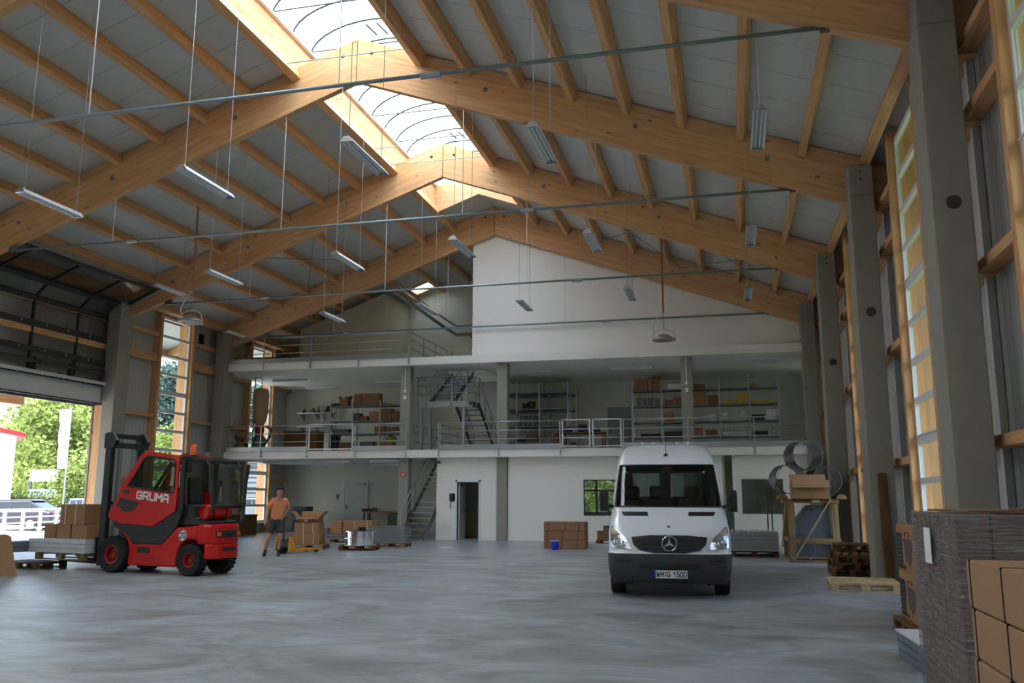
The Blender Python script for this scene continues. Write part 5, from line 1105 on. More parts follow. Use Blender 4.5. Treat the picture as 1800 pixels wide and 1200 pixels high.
def goods(kind, label, u0, u1, v, z, mat, y=None, depth=.42, group='goods on the shelves', rz=0):
    y = RY+.06 if y is None else y
    x0, x1 = X_(u0, v, y), X_(u1, v, y); h = max(.05, aty((u0+u1)/2, v, y).z-z); w = x1-x0
    if kind == 'box': return carton(label, ((x0+x1)/2, y+depth/2, z+.001), (w, depth, h), rz, mat, group, tape=(h > .15))
    if kind == 'open': return carton(label, ((x0+x1)/2, y+depth/2, z+.001), (w, depth, h), rz, mat, group, open_=True)
    if kind == 'tub':
        r = thing('storage_tub', label, 'tub', ((x0+x1)/2, y+w/2, z+.001), group=group); R_ = w/2
        MB().lathe([(0, 0), (R_*.86, 0), (R_, h*.88), (R_*1.04, h*.88), (R_*1.04, h), (0, h)], 18).build('pail', mat, r, auto=40); MB().lathe([(R_*.9, h), (R_*1.06, h), (R_*1.06, h+.015), (0, h+.02)], 18).build('lid', M_STAIR, r)
        return r
    if kind == 'jar':
        r = thing('white_jar', label, 'jar', ((x0+x1)/2, y+w/2+.02, z+.001), group=group); R_ = w/2*.92; MB().lathe([(0, 0), (R_, 0), (R_, h*.8), (R_*.7, h*.88), (0, h*.88)], 12).build('body', mat, r); MB().lathe([(R_*.72, h*.86), (R_*.72, h), (0, h)], 12).build('cap', M_DARKG, r)
        return r
# left rack
L_ = 'left rack'
goods('open', 'open brown box on the top shelf of the left rack, first from left', 597, 611, 700, 5.52, M_CARD); goods('box', 'low dark tray on the top shelf of the left rack beside the open box', 583, 595, 709, 5.52, M_DARKG)
goods('box', 'tall brown box on the top shelf of the left rack, in the middle', 622, 635, 692, 5.52, M_CARD); goods('box', 'wide brown box on the top shelf of the left rack, largest one', 636, 667, 691, 5.52, M_CARD); goods('box', 'flat pale carton on the top shelf of the left rack, at the right', 670, 686, 709, 5.52, M_CARD2)
for k, (u0, u1, v, m, n) in enumerate(((621, 632, 726, M_GREYBOX, 'tilted grey folders'), (633, 646, 731, M_CARD, 'small brown box with white label'), (649, 667, 723, M_CARD2, 'pale brown box'), (668, 688, 718, M_CARD, 'tall brown box'), (689, 700, 722, M_CARD3, 'dark brown box'))): goods('box', '%s on the second shelf from top of the left rack' % n, u0, u1, v, 4.85, m)
goods('box', 'brown box on the third shelf of the left rack, left of centre', 658, 676, 749, 4.28, M_CARD); goods('box', 'brown box on the third shelf of the left rack beside the pillar', 678, 699, 750, 4.28, M_CARD3); goods('box', 'grey metal case on the third shelf of the left rack', 585, 612, 754, 4.28, M_GREYBOX)
goods('box', 'brown carton on the lowest shelf of the left rack', 660, 690, 777, 3.45, M_CARD); goods('box', 'blue plastic box on the lowest shelf of the left rack', 582, 592, 765, 3.45, M_DBLUE); goods('box', 'grey carton on the lowest shelf of the left rack', 632, 656, 776, 3.45, M_GREYBOX); goods('box', 'brown carton at the left end of the lowest shelf of the left rack', 595, 618, 777, 3.45, M_CARD3)
lb = thing('green_bag', 'lime green plastic bag above the lowest carton of the left rack', 'bag', (X_(685), RY+.28, 3.97)); MB().lathe([(0, 0), (.22, .0), (.26, .08), (.2, .17), (.06, .24), (.03, .27), (.05, .30), (0, .30)], 14).build('sack_body', M_LIME, lb, smooth=True); MB().lathe([(.035, .255), (.05, .265), (.035, .275)], 10).build('tie', M_PAPER, lb)
for k, (u, w, h, m) in enumerate(((531, .16, .16, M_DARKG), (546, .30, .22, M_GREYTUB), (556, .14, .28, M_CARD3), (574, .3, .3, M_DARKG))):
    o = thing('spare_part', 'small %s item on the upper wall shelf, %s' % (['black', 'grey', 'brown', 'dark'][k], ['first from left', 'second from left', 'third from left', 'at the right end'][k]), 'spare part', (X_(u, 726, 37.3), 37.5, 5.421), R(20*k), 'items on the wall shelf'); MB().lathe([(0, 0), (w*.5, 0), (w*.55, h*.4), (w*.3, h*.7), (w*.32, h), (0, h)], 12).build('casing', m, o, auto=40); MB().cyl((0, 0, h), (w*.5, 0, h+.1), .015, 6).build('spigot', M_GALV, o)
carton('violet-grey flat carton on the lower wall shelf', (X_(573, 742, 37.3), 37.5, 4.791), (.4, .3, .08), 0, M_GREYBOX, 'items on the wall shelf', tape=False)
# middle racks
for k, (u0, u1) in enumerate(((917, 926), (926, 940))): goods('tub', 'dark round tub on the third shelf of the middle rack, %s one' % ['left', 'right'][k], u0, u1, 709-3*k, 5.21, M_DARKG)
for k in range(5): goods('tub', 'grey round tub on the second shelf of the middle rack, %s' % ['first', 'second', 'third', 'fourth', 'fifth'][k]+' from left', 912+k*7.2, 918.4+k*7.2, 731, 4.48, M_GREYTUB)
for k, (u0, u1, v, m, n) in enumerate(((905, 921, 770, M_DARKG, 'dark carton'), (924, 944, 764, M_CARD3, 'brown carton'), (968, 980, 763, M_CARD2, 'pale carton'), (984, 994, 766, M_CARD, 'small brown carton'))): goods('box', '%s on the lowest shelf of the middle rack' % n, u0, u1, v, 3.84, m)
goods('tub', 'black tub on the third shelf at the left end of the middle rack', 880, 893, 708, 5.21, M_DARKG)
tb_ = thing('work_table', 'dark low table with clutter under the middle rack railing', 'table', (X_(1020, 780, 34.6), 34.6, Z1)); MB().box((-1.0, -.35, .72), (1.0, .35, .78)).build('table_top', OX_, tb_)
for x in (-.94, .94):
    for y in (-.3, .3): MB().box((x-.03, y-.03, 0), (x+.03, y+.03, .72)).build('leg', OZ_, tb_)
for k, (dx, w, h, n) in enumerate(((-.6, .5, .22, 'wide dark carton'), (.1, .36, .3, 'square dark carton'), (.65, .3, .16, 'flat dark carton'))): carton('%s on the dark low table' % n, (tb_.location.x+dx, 34.6, Z1+.781), (w, .4, h), R(6*k), M_DARKG, 'clutter on the low table', tape=False)
# right racks
for k, (u0, u1, v0, v1, n) in enumerate(((1114, 1138, 677, 685, 'lower left'), (1142, 1161, 673, 685, 'lower right'))): goods('box', 'brown box on the top shelf of the rack by the grey door, %s' % n, u0, u1, v0, 5.86, M_CARD)
for u0, u1, v, z, n in ((1115, 1138, 666, aty(1126, 677, RY+.06).z+.003, 'upper left'), (1143, 1160, 665, aty(1150, 673, RY+.06).z+.003, 'upper right')): goods('open' if 'right' in n else 'box', 'brown box on the top shelf of the rack by the grey door, %s' % n, u0, u1, v, z, M_CARD)
goods('box', 'long white carton on the top shelf beside the right pillar', 1174, 1199, 674, 5.86, M_WBOX)
for k in range(4): goods('tub', 'paint can on the second shelf right of the grey door, %s from left' % ['first', 'second', 'third', 'fourth'][k], 1118+k*10.6, 1126.5+k*10.6, 699+k % 2*2, 5.22, M_GREYTUB)
goods('box', 'brown box on the second shelf left of the right pillar', 1168, 1182, 702, 5.22, M_CARD3); goods('box', 'dark brown box touching the right pillar on the second shelf', 1184, 1201, 698, 5.22, M_CARD3)
goods('box', 'small brown box on the third shelf left of the right pillar', 1168, 1183, 724, 4.56, M_CARD); goods('box', 'flat dark case on the fourth shelf of the rack by the grey door', 1126, 1160, 762, 3.95, M_DGREEN); goods('box', 'dark carton on the fourth shelf left of the right pillar', 1168, 1200, 758, 3.95, M_DARKG)
goods('box', 'large brown box on the second shelf right of the pillar', 1219, 1240, 687, 5.22, M_CARD); goods('box', 'dark box beside the large brown box, second shelf', 1243, 1262, 694, 5.22, M_CARD3); goods('box', 'dark brown crate on the top shelf right of the pillar', 1219, 1239, 675, 5.86, M_CARD3)
goods('box', 'flat yellow carton on the second shelf of the far right rack, left', 1268, 1292, 703, 5.22, M_YBOX); goods('box', 'yellow carton standing high on the second shelf of the far right rack', 1294, 1312, 690, 5.22, M_YBOX); goods('box', 'long yellow carton on the second shelf of the far right rack, right', 1320, 1362, 703, 5.22, M_YBOX)
goods('box', 'small brown box alone on the top shelf of the far right rack', 1319, 1329, 674, 5.86, M_CARD)
for k, (u0, u1, v, m, n) in enumerate(((1246, 1258, 727, M_WBOX, 'rounded white pack'), (1268, 1278, 725, M_WBOX, 'upright white pack'), (1302, 1311, 723, M_WBOX, 'small white pack'), (1322, 1344, 728, M_DARKG, 'dark case with bottles'), (1347, 1370, 719, M_WBOX, 'large white carton with dots'))): goods('box', '%s on the third shelf of the far right rack' % n, u0, u1, v, 4.56, m)
goods('box', 'brown box on the fourth shelf right of the pillar', 1221, 1235, 751, 3.95, M_CARD); goods('box', 'wide brown box on the fourth shelf right of the pillar', 1240, 1261, 755, 3.95, M_CARD3)
for k in range(8): goods('jar', '%s white jar from left on the fourth shelf of the far right rack' % ['first', 'second', 'third', 'fourth', 'fifth', 'sixth', 'seventh', 'eighth'][k], 1270+k*5.8, 1275+k*5.8, 756, 3.95, M_WBOX, group='row of white jars')
goods('box', 'dark tool box on the fourth shelf at the right end', 1323, 1350, 757, 3.95, M_DARKG); goods('jar', 'silver spray bottle on the fourth shelf at the right end', 1356, 1361, 751, 3.95, M_GALV)
# dust collector with hanging sack
dc_ = thing('dust_collector', 'dust collector with hanging burlap filter sack on red frame', 'dust collector', (-19.15, 33.2, Z1))
MB().lathe([(0, 1.15), (.14, 1.16), (.24, 1.35), (.31, 1.7), (.33, 2.2), (.32, 2.6), (.27, 2.72), (.1, 2.75), (0, 2.75)], 24).build('filter_sack', M_SACK, dc_, smooth=True)
MB().cyl((-.28, -.05, 0), (-.28, -.05, 3.2), .022, 8).build('red_pole', M_DRED, dc_); MB().tube([(-.28, -.05, 3.2), (.0, 0, 3.2), (0, 0, 2.75)], .02, 8).build('top_arm', M_STAIR, dc_)
MB().lathe([(.16, .75), (.2, 1.0), (.15, 1.18)], 18).build('red_funnel', M_DRED, dc_, smooth=True); MB().lathe([(0, 0), (.34, 0), (.34, .06), (.28, .1), (.28, .62), (.18, .75)], 22).build('base_drum', M_STAIR, dc_, auto=40)
MB().tube([(.28, 0, .4), (.55, -.1, .7), (.6, -.1, 1.0), (.35, 0, 1.1)], .05, 8).build('hose', M_BLACK, dc_, smooth=True)
random.seed(11)
for k, (x, y, z, sc_, n, m) in enumerate(((-19.95, 33.2, Z1, (.55, .6, .50), 'large lower one', M_DBROWN), (-19.62, 32.55, Z1, (.42, .42, .40), 'small front one', M_CARD3), (-20.0, 33.1, Z1+.5, (.45, .5, .42), 'upper one', M_CARD3))):
    bm = bmesh.new(); bmesh.ops.create_icosphere(bm, subdivisions=3, radius=1)
    for v in bm.verts: q = 1+.12*math.sin(v.co.x*5+k)+.10*math.sin(v.co.y*7+v.co.z*4); v.co = Vector((v.co.x*sc_[0]*.5*q, v.co.y*sc_[1]*.5*q, (v.co.z*q*.5+.5)*sc_[2]*1.0)); v.co.z = max(0, v.co.z)
    me = bpy.data.meshes.new('sack_cloth'); bm.to_mesh(me); bm.free(); me.materials.append(m)
    for p in me.polygons: p.use_smooth = True
    r = thing('refuse_sack', 'crumpled brown sack on the mezzanine beside the dust collector, %s' % n, 'sack', (x, y, z), group='crumpled sacks'); put('sack_cloth', me, r); MB().lathe([(.03, 0), (.05, .04), (.03, .07)], 8, 'z', (0, 0, sc_[2]*1.02)).build('tied_neck', m, r)
r = thing('wooden_chest', 'brown wooden chest behind the mezzanine railing near the window', 'chest', (-17.7, 34.4, Z1)); MB().box((-.75, -.35, 0), (.75, .35, .92)).build('body', OX_, r); MB().box((-.78, -.38, .92), (.78, .38, .98)).build('lid', OX_, r); MB().box((-.2, -.37, .5), (.2, -.352, .56)).build('handle', M_GREYP, r)
r = thing('wooden_chest', 'dark wooden chest on the upper floor by the left roof slope', 'chest', (-18.9, 33.6, Z2)); MB().box((-.9, -.3, 0), (.9, .3, .5)).build('body', OX_, r); MB().box((-.92, -.32, .5), (.92, .32, .55)).build('lid', OX_, r)
vg = thing('ventilation_grille', 'dark ventilation grille high in the left wall right of the window', 'grille', (sx(-1, D_PAN-.012), 30.7, 7.62)); MB().box((0, -.16, 0), (.02, .16, .4)).build('frame', M_GREYP, vg)
for k in range(6): MB().box((.02, -.13, .04+k*.06), (.03, .13, .07+k*.06)).build('louvre', M_BLACK, vg)
fe = thing('notice_board', 'small dark notice with white papers on the left column', 'notice', (-19.66, 31.25, 1.85)); MB().box((0, -.02, -.2), (.02, .2, .35)).build('board', M_DRED, fe); MB().box((.021, .02, -.45), (.03, .14, .1)).build('paper', M_PAPER, fe)

# ================================================================== MAN AND PALLET TRUCK
mo = (atz(465, 976)+atz(492, 977))/2
MR = R(28.5)
man = thing('person', 'man in orange t-shirt and dark shorts walking and pulling a pallet truck', 'person', (mo.x, mo.y, 0), MR)
def skin(name, verts, edges, radii, mat, parent, sub=2):
    me = bpy.data.meshes.new(name); me.from_pydata(verts, edges, []); o = bpy.data.objects.new(name, me); COL.objects.link(o)
    o.modifiers.new('skin', 'SKIN'); sv = me.skin_vertices[0].data
    for k, r_ in enumerate(radii): sv[k].radius = r_ if hasattr(r_, '__len__') else (r_, r_)
    sv[0].use_root = True
    s_ = o.modifiers.new('sub', 'SUBSURF'); s_.levels = sub; s_.render_levels = sub
    dg = bpy.context.evaluated_depsgraph_get(); m2 = bpy.data.meshes.new_from_object(o.evaluated_get(dg)); bpy.data.objects.remove(o)
    m2.materials.clear(); m2.materials.append(mat)
    for p in m2.polygons: p.use_smooth = True
    return put(name, m2, parent)
pel, wa, ch, nk = (.06, .02, .95), (.08, -.02, 1.12), (.11, -.10, 1.38), (.125, -.19, 1.55)
hd1, hd2 = (.125, -.235, 1.63), (.125, -.275, 1.73)
V, E_, Rr = [], [], []
def av(p, r_, par=None):
    V.append(p); Rr.append(r_)
    if par is not None: E_.append((par, len(V)-1))
    return len(V)-1
i_p = av(pel, (.15, .115)); i_w = av(wa, (.145, .105), i_p); i_c = av(ch, (.16, .115), i_w); i_n = av(nk, .058, i_c); i_h = av(hd1, (.080, .085), i_n); i_h2 = av(hd2, (.090, .105), i_h); i_h3 = av((.125, -.27, 1.80), (.068, .08), i_h2)
def limb(start, pts, par): 
    for p, r_ in pts: par = av(p, r_, par)
    return par
def hand(par, wrist, d, side, spread):
    w = Vector(wrist); d = Vector(d).normalized(); s_ = Vector(side).normalized()
    pa = av(tuple(w+d*.05), (.036, .02), par); pk = av(tuple(w+d*.09), (.038, .018), pa)
    for k, (off, ln) in enumerate(((-.030, .062), (-.010, .076), (.010, .070), (.030, .052))):
        b_ = w+d*.10+s_*off; f1 = av(tuple(b_), .010, pk); f2 = av(tuple(b_+d*ln*.5+spread*.012), .0088, f1); av(tuple(b_+d*ln*.85+spread*.04), .0075, f2)
    t1 = av(tuple(w+d*.05-s_*.040+spread*.01), .011, pa); t2 = av(tuple(w+d*.08-s_*.055+spread*.02), .010, t1); av(tuple(w+d*.105-s_*.055+spread*.03), .008, t2)
e = limb(None, [((-.07, -.10, 1.46), .062), ((-.145, -.12, 1.33), .050), ((-.175, -.10, 1.20), .043), ((-.205, -.15, 1.05), .038), ((-.225, -.19, .96), .029)], i_c); hand(e, (-.225, -.19, .96), (-.10, -.12, -1), (0, 1, .1), Vector((.5, 0, 0)))
e = limb(None, [((.295, -.08, 1.47), .062), ((.345, .03, 1.36), .050), ((.36, .12, 1.26), .043), ((.32, .25, 1.14), .036), ((.28, .36, 1.05), .029)], i_c); hand(e, (.28, .36, 1.05), (-.15, .8, -.45), (1, .2, .2), Vector((0, .1, -.6)))
e = limb(None, [((-.02, .0, .86), .098), ((-.08, -.06, .68), .085), ((-.12, -.10, .50), .062), ((-.15, -.02, .36), .060), ((-.18, .04, .20), .044), ((-.19, .06, .10), .036), ((-.20, .04, .055), .042), ((-.22, -.07, .04), .038)], i_p)
e = limb(None, [((.145, .0, .86), .098), ((.165, -.07, .68), .085), ((.17, -.13, .50), .062), ((.165, -.06, .36), .060), ((.16, -.06, .20), .044), ((.158, -.07, .10), .036), ((.157, -.09, .055), .042), ((.155, -.20, .04), .038)], i_p)
skin('body', V, E_, Rr, M_SKIN, man)
TV = [pel[:2]+(1.0,), wa, ch, (.12, -.165, 1.535), (-.06, -.105, 1.47), (-.145, -.12, 1.33), (-.165, -.11, 1.25), (.29, -.09, 1.48), (.345, .03, 1.36), (.355, .09, 1.29)]
skin('t_shirt', [(TV[0][0], TV[0][1], .86)]+TV[1:], [(0, 1), (1, 2), (2, 3), (2, 4), (4, 5), (5, 6), (2, 7), (7, 8), (8, 9)], [(.178, .148), (.166, .134), (.168, .132), (.080, .072), .074, .068, .070, .074, .068, .070], M_TEE, man)
skin('shorts', [(.06, .02, 1.06), (.06, .02, .92), (-.03, -.01, .82), (-.075, -.055, .68), (-.10, -.085, .57), (.15, -.01, .82), (.165, -.065, .68), (.17, -.105, .56)], [(0, 1), (1, 2), (2, 3), (3, 4), (1, 5), (5, 6), (6, 7)], [(.168, .132), (.175, .14), .118, .112, .108, .118, .112, .108], M_SHORT, man)
for x, y, a in ((-.215, -.01, -8), (.156, -.14, 4)):
    s_ = MB().lathe([(0, 0), (.048, 0), (.052, .02), (.05, .06), (.03, .09), (0, .095)], 14).build('shoe', M_BLACK, man, (x, y, 0), (0, 0, R(a)), smooth=True); s_.scale = (.95, 2.5, 1); 
    MB().lathe([(0, -.0), (.056, .0), (.056, .018), (0, .018)], 14).build('sole', M_GREYP, s_)
for x, y in ((-.19, .055), (.158, -.075)): MB().lathe([(.040, .07), (.045, .10), (.047, .17), (.043, .175)], 12, 'z', (x, y, 0)).build('sock', M_BLACK, man, smooth=True)
bm = bmesh.new(); bmesh.ops.create_icosphere(bm, subdivisions=3, radius=1)
for v in bm.verts: v.co = Vector((v.co.x*.100, v.co.y*.118, v.co.z*.110))
bmesh.ops.delete(bm, geom=[v for v in bm.verts if (v.co.z < -.03 and v.co.y < .03) or (v.co.y < -.055 and v.co.z < .035) or v.co.z < -.075], context='VERTS')
me = bpy.data.meshes.new('hair'); bm.to_mesh(me); bm.free(); me.materials.append(M_HAIR); [setattr(p, 'use_smooth', True) for p in me.polygons]
hr = put('hair', me, man, (.125, -.262, 1.755), (R(18), 0, 0)); sm = hr.modifiers.new('solid', 'SOLIDIFY'); sm.thickness = .015
for x in (-.033, .033): MB().lathe([(0, -.006), (.012, -.004), (.013, .004)], 10, 'y', (.125+x, -.368, 1.715)).build('eye', M_INK, man)
MB().lathe([(0, .022), (.008, .015), (.015, -.012), (.012, -.02), (0, -.022)], 8, 'z', (.125, -.378, 1.685)).build('nose', M_SKIN, man, smooth=True); MB().box((.100, -.352, 1.648), (.150, -.34, 1.655)).build('mouth', M_DRED, man)
for x in (-.085, .085): MB().lathe([(0, -.014), (.016, -.008), (.019, .006), (.0, .012)], 8, 'x', (.125+x, -.262, 1.705)).build('ear', M_SKIN, man, smooth=True)
mm_ = Matrix.Translation((mo.x, mo.y, 0)) @ Matrix.Rotation(MR, 4, 'Z')
hp = mm_ @ Vector((.265, .44, 1.0))
pt0 = Vector(aty(497, 968, mo.y+.85)); pt0.z = 0
pj = thing('pallet_truck', 'yellow hand pallet truck pulled by the man', 'pallet truck', tuple(pt0), R(-14))
# local: +y = forks
MB().prism([(-.05, .08), (.24, .08), (.24, .14), (.06, .46), (-.02, .46)], -.27, -.23, 'x').build('side_plate', M_YEL, pj); MB().prism([(-.05, .08), (.24, .08), (.24, .14), (.06, .46), (-.02, .46)], .23, .27, 'x').build('side_plate', M_YEL, pj)
MB().box((-.22, -.02, .12), (.22, .12, .40)).build('pump_body', M_BLACK, pj, bevel=.02); MB().box((-.26, .2, .09), (.26, .28, .15)).build('head_beam', M_YEL, pj)
for x in (-.19, .19): f_ = MB().prism([(.2, .06), (1.35, .07), (1.40, .085), (1.35, .10), (.2, .13)], x-.08, x+.08, 'x').build('fork', M_YEL, pj); MB().lathe([(0, -.05), (.04, -.05), (.04, .05), (0, .05)], 12, 'x', (x, 1.2, .04)).build('load_roller', M_BLACK, pj)
for x in (-.07, .07): MB().lathe([(.03, -.03), (.095, -.03), (.1, 0), (.095, .03), (.03, .03)], 18, 'x', (x, -.02, .1)).build('steer_wheel', M_RUB, pj)
inv = (Matrix.Translation(pt0) @ Matrix.Rotation(R(-14), 4, 'Z')).inverted(); hl_ = inv @ hp
MB().tube([(0, 0, .32), tuple(Vector((0, 0, .32)).lerp(hl_, .9)), tuple(hl_)], .018, 8).build('handle_bar', M_BLACK, pj); MB().tube([(hl_.x-.12, hl_.y, hl_.z), (hl_.x+.12, hl_.y, hl_.z)], .016, 8).build('grip', M_BLACK, pj)
# ================================================================== OUTSIDE, SEEN THROUGH GATE AND WINDOWS
random.seed(21)
GZ = -.06
def crown_mesh(name, mat, n, rx, rz, leaf, clumps, conic=False):
    m = MB(); cs = []
    for k in range(clumps):
        a = random.uniform(0, 2*math.pi); h = random.random(); q = (1-h*.85) if conic else math.sin(math.pi*min(.97, .12+h*.82))**.6
        rr = rx*q*random.uniform(.35, 1.0); cs.append(Vector((rr*math.cos(a), rr*math.sin(a), h*rz)))
    for k in range(n):
        c = random.choice(cs); s_ = rx*(.20 if conic else .26)
        p = c+Vector((random.gauss(0, s_), random.gauss(0, s_), random.gauss(0, s_*.55)))
        u = Vector((random.gauss(0, 1), random.gauss(0, 1), random.gauss(0, .7))).normalized(); v = u.cross(Vector((random.gauss(0, 1), random.gauss(0, 1), random.gauss(0, 1)))).normalized()
        l = leaf*random.uniform(.6, 1.3); m.add([p-u*l, p+v*l*.6, p+u*l, p-v*l*.6], [(0, 1, 2, 3)])
    return m.mesh(name, mat)
CR = [crown_mesh('crown', M_LEAF, 6000, 4.2, 8.5, .26, 60), crown_mesh('crown', M_LEAFD, 6000, 4.2, 10.0, .26, 60), crown_mesh('crown', M_NEEDLE, 6000, 3.6, 13.5, .24, 90, True), crown_mesh('crown', M_LEAF, 2500, 1.9, 3.4, .16, 30)]
TK = [MB().tube([(0, 0, 0), (.1, 0, 2), (.0, .1, 4.5), (.1, 0, 8)], [.32, .26, .2, .06], 8).mesh('trunk', M_BARK, True), MB().tube([(0, 0, 0), (.05, 0, 1), (0, .05, 2.6)], [.1, .08, .03], 7).mesh('trunk', M_BARK, True)]
def tree(kind, label, loc, s=1.0, rz=0, base=2.0, group='trees outside'):
    r = thing('conifer_tree' if kind == 2 else 'leafy_tree', label, 'tree', loc, rz, group); r.scale = (s, s, s)
    put('crown', CR[kind], r, (0, 0, base)); put('trunk', TK[1 if kind == 3 else 0], r); return r
def far(u, dist):            # a point on the ground at a forward distance
    d = ray(u, 872); d.z = 0; d = d*(dist/(d.dot(Vector((fw.x, fw.y, 0)).normalized()))); return (d.x, d.y, GZ)
T = [(0, 58, 92, .98, 'broad green tree behind the billboard outside'), (0, 92, 84, 1.06, 'broad green tree behind the flag outside'), (1, 146, 96, 1.25, 'dark green tree right of the flag outside'), (1, 28, 104, .8, 'dark tree far behind the white shed outside'), (3, 138, 60, .95, 'small light green tree beside the flag pole'), (0, 122, 90, .95, 'round green tree between flag and dark tree'), (1, 172, 100, 1.1, 'dark tree behind the gate post'),
     (2, 288, 92, .98, 'tall blue-green conifer seen through the left window'), (2, 322, 100, .95, 'second conifer seen through the left window'), (0, 306, 74, .68, 'light green tree low in the left window'), (0, 338, 78, .66, 'light tree at the right in the left window'), (2, 452, 104, .95, 'conifer seen through the mezzanine window'), (0, 474, 96, .7, 'leafy tree seen through the mezzanine window')]
for k, u, d, s, n in T: tree(k, n, far(u, d), s, random.uniform(0, 6), .9 if k == 3 else 1.6)
for k, (x, y, n) in enumerate(((-7.4, 47, 'left'), (-4.5, 49, 'right'), (-6.2, 56, 'far'))): tree(0, 'garden tree seen through the office window, %s one' % n, (x, y, GZ), .62, k*2.0, .1, 'garden trees')
for k, (x, y, n) in enumerate(((10.5, 36, 'low in the first right window'), (12, 48, 'in the second right window'), (10, 27, 'nearest outside the right wall'))): tree(0, 'leafy tree outside the right wall, %s' % n, (x, y, GZ), .8, k*1.7, 1.0, 'trees outside the right wall')
# low hedge
hd = thing('hedge', 'clipped light green hedge behind the parked cars', 'hedge', far(30, 62)); hd.rotation_euler = (0, 0, R(38))
hm = MB()
for k in range(3500):
    p = Vector((random.uniform(-9, 9), random.uniform(-.7, .7), random.uniform(0, 1.9))); u = Vector((random.gauss(0, 1), random.gauss(0, 1), random.gauss(0, 1))).normalized(); v = u.orthogonal().normalized(); hm.add([p-u*.14, p+v*.09, p+u*.14, p-v*.09], [(0, 1, 2, 3)])
hm.build('leaves', M_LEAF, hd)['kind'] = 'stuff'; MB().box((-8.8, -.4, 0), (8.8, .4, 1.5)).build('inner_twigs', M_BARK, hd)
# parked cars
def car(label, loc, rz, paint, L=4.5, H=1.48, name='parked_car'):
    r = thing(name, label, 'car', loc, rz, 'parked cars outside'); k = L/4.5; z = H/1.48
    P = lambda pts: [(x*k, y*z) for x, y in pts]
    MB().prism(P([(-2.2, .28), (2.15, .28), (2.25, .5), (2.2, .72), (1.9, .82), (1.1, .92), (-1.9, .95), (-2.22, .88), (-2.28, .55)]), -.86, .86).build('body', paint, r, bevel=.07)
    MB().prism(P([(1.15, .90), (.45, 1.38), (-1.2, 1.42), (-2.0, .94)]), -.74, .74).build('cabin_glass', pm('car_glass_'+label[:8], (44, 52, 60), .08), r, bevel=.05)
    MB().prism(P([(.42, 1.36), (.30, 1.46), (-1.15, 1.48), (-1.35, 1.40)]), -.70, .70).build('roof', paint, r, bevel=.03)
    for x in (.45, -.42, -1.3):
        for s_ in (-1, 1): MB().bar((x*k, s_*.745, .92*z), ((x*.93-.05)*k, s_*.70, 1.42*z), .05, .06).build('pillar', paint, r)
    for x in (1.38, -1.38):
        for s_ in (-1, 1): w_ = MB().lathe([(.2, -.1), (.31, -.1), (.32, -.06), (.32, .06), (.31, .1), (.2, .1)], 20, 'y', (0, 0, 0)).build('wheel', M_RUB, r, (x*k, s_*.80, .32)); MB().lathe([(0, s_*.1), (.08, s_*.1), (.1, s_*.07), (.2, s_*.1)], 14, 'y').build('rim', M_GALV, w_)
    for s_ in (-1, 1): MB().box((2.15*k, s_*.55-.16, .60*z), (2.26*k, s_*.55+.16, .72*z)).build('headlamp', M_LAMPG, r); MB().box((-2.3*k, s_*.62-.1, .66*z), (-2.2*k, s_*.62+.1, .86*z)).build('tail_lamp', M_DRED, r)
    return r
pk = lambda n, c: pm(n, c, .4, .0, coat=.2, var=.02)
side_rot = lambda u: math.atan2(rt.y, rt.x)
c1 = far(18, 43); car('dark blue estate car behind the white fence', c1, side_rot(0)+math.pi+.05, pk('car_dark_blue', (20, 24, 40)), 4.8)
c2 = far(196, 47); car('white estate car beyond the gate post', c2, side_rot(0)+math.pi-.15, pk('car_white', (214, 216, 220)), 4.6)
car('silver compact car parked behind the flag pole', far(150, 55), side_rot(0)+2.5, pk('car_silver', (168, 174, 184)), 4.2)
car('blue compact car parked behind the white car', far(134, 60), side_rot(0)+2.6, pk('car_blue', (90, 110, 150)), 4.2)
car('grey car seen low through the mezzanine ground window', far(452, 62), side_rot(0)+.4, pk('car_grey', (96, 100, 108)), 4.4); car('pale blue car behind the grey car in the ground window', far(446, 70), side_rot(0)+.3, pk('car_pale', (180, 196, 206)), 4.2)
# white fence
fp0, fp1 = Vector(atz(-30, 946, GZ)), Vector(atz(150, 934, GZ)); fd = (fp1-fp0); fl2 = fd.length; frz2 = math.atan2(fd.y, fd.x)
r = thing('white_fence', 'low white rail fence outside the gate', 'fence', tuple(fp0), frz2)
n_f = 6
for k in range(n_f+1): MB().box((fl2*k/n_f-.08, -.03, 0), (fl2*k/n_f+.08, .03, 1.08)).build('fence_post', M_FRAMEW, r)
for z, h in ((1.02, .1), (.74, .06), (.5, .06), (.28, .07)): MB().box((0, -.05, z), (fl2, -.031, z+h)).build('fence_rail', M_FRAMEW, r)
# shed with red roof edge
sh0 = Vector(far(-84, 52)); r = thing('white_shed', 'white building with red roof edge outside at left', 'building', tuple(sh0), R(47))
w_ = (28+60)/F_PX*52
MB().box((-w_-6, 0, 0), (w_*1.0, 8, 5.4)).build('wall', M_FRAMEW, r); MB().prism([(-w_-6, 7.6), (w_+.45, 5.15), (w_+.45, 5.40), (-w_-6, 7.85)], -.5, 8.5).build('roof_edge', M_SIGNR, r)
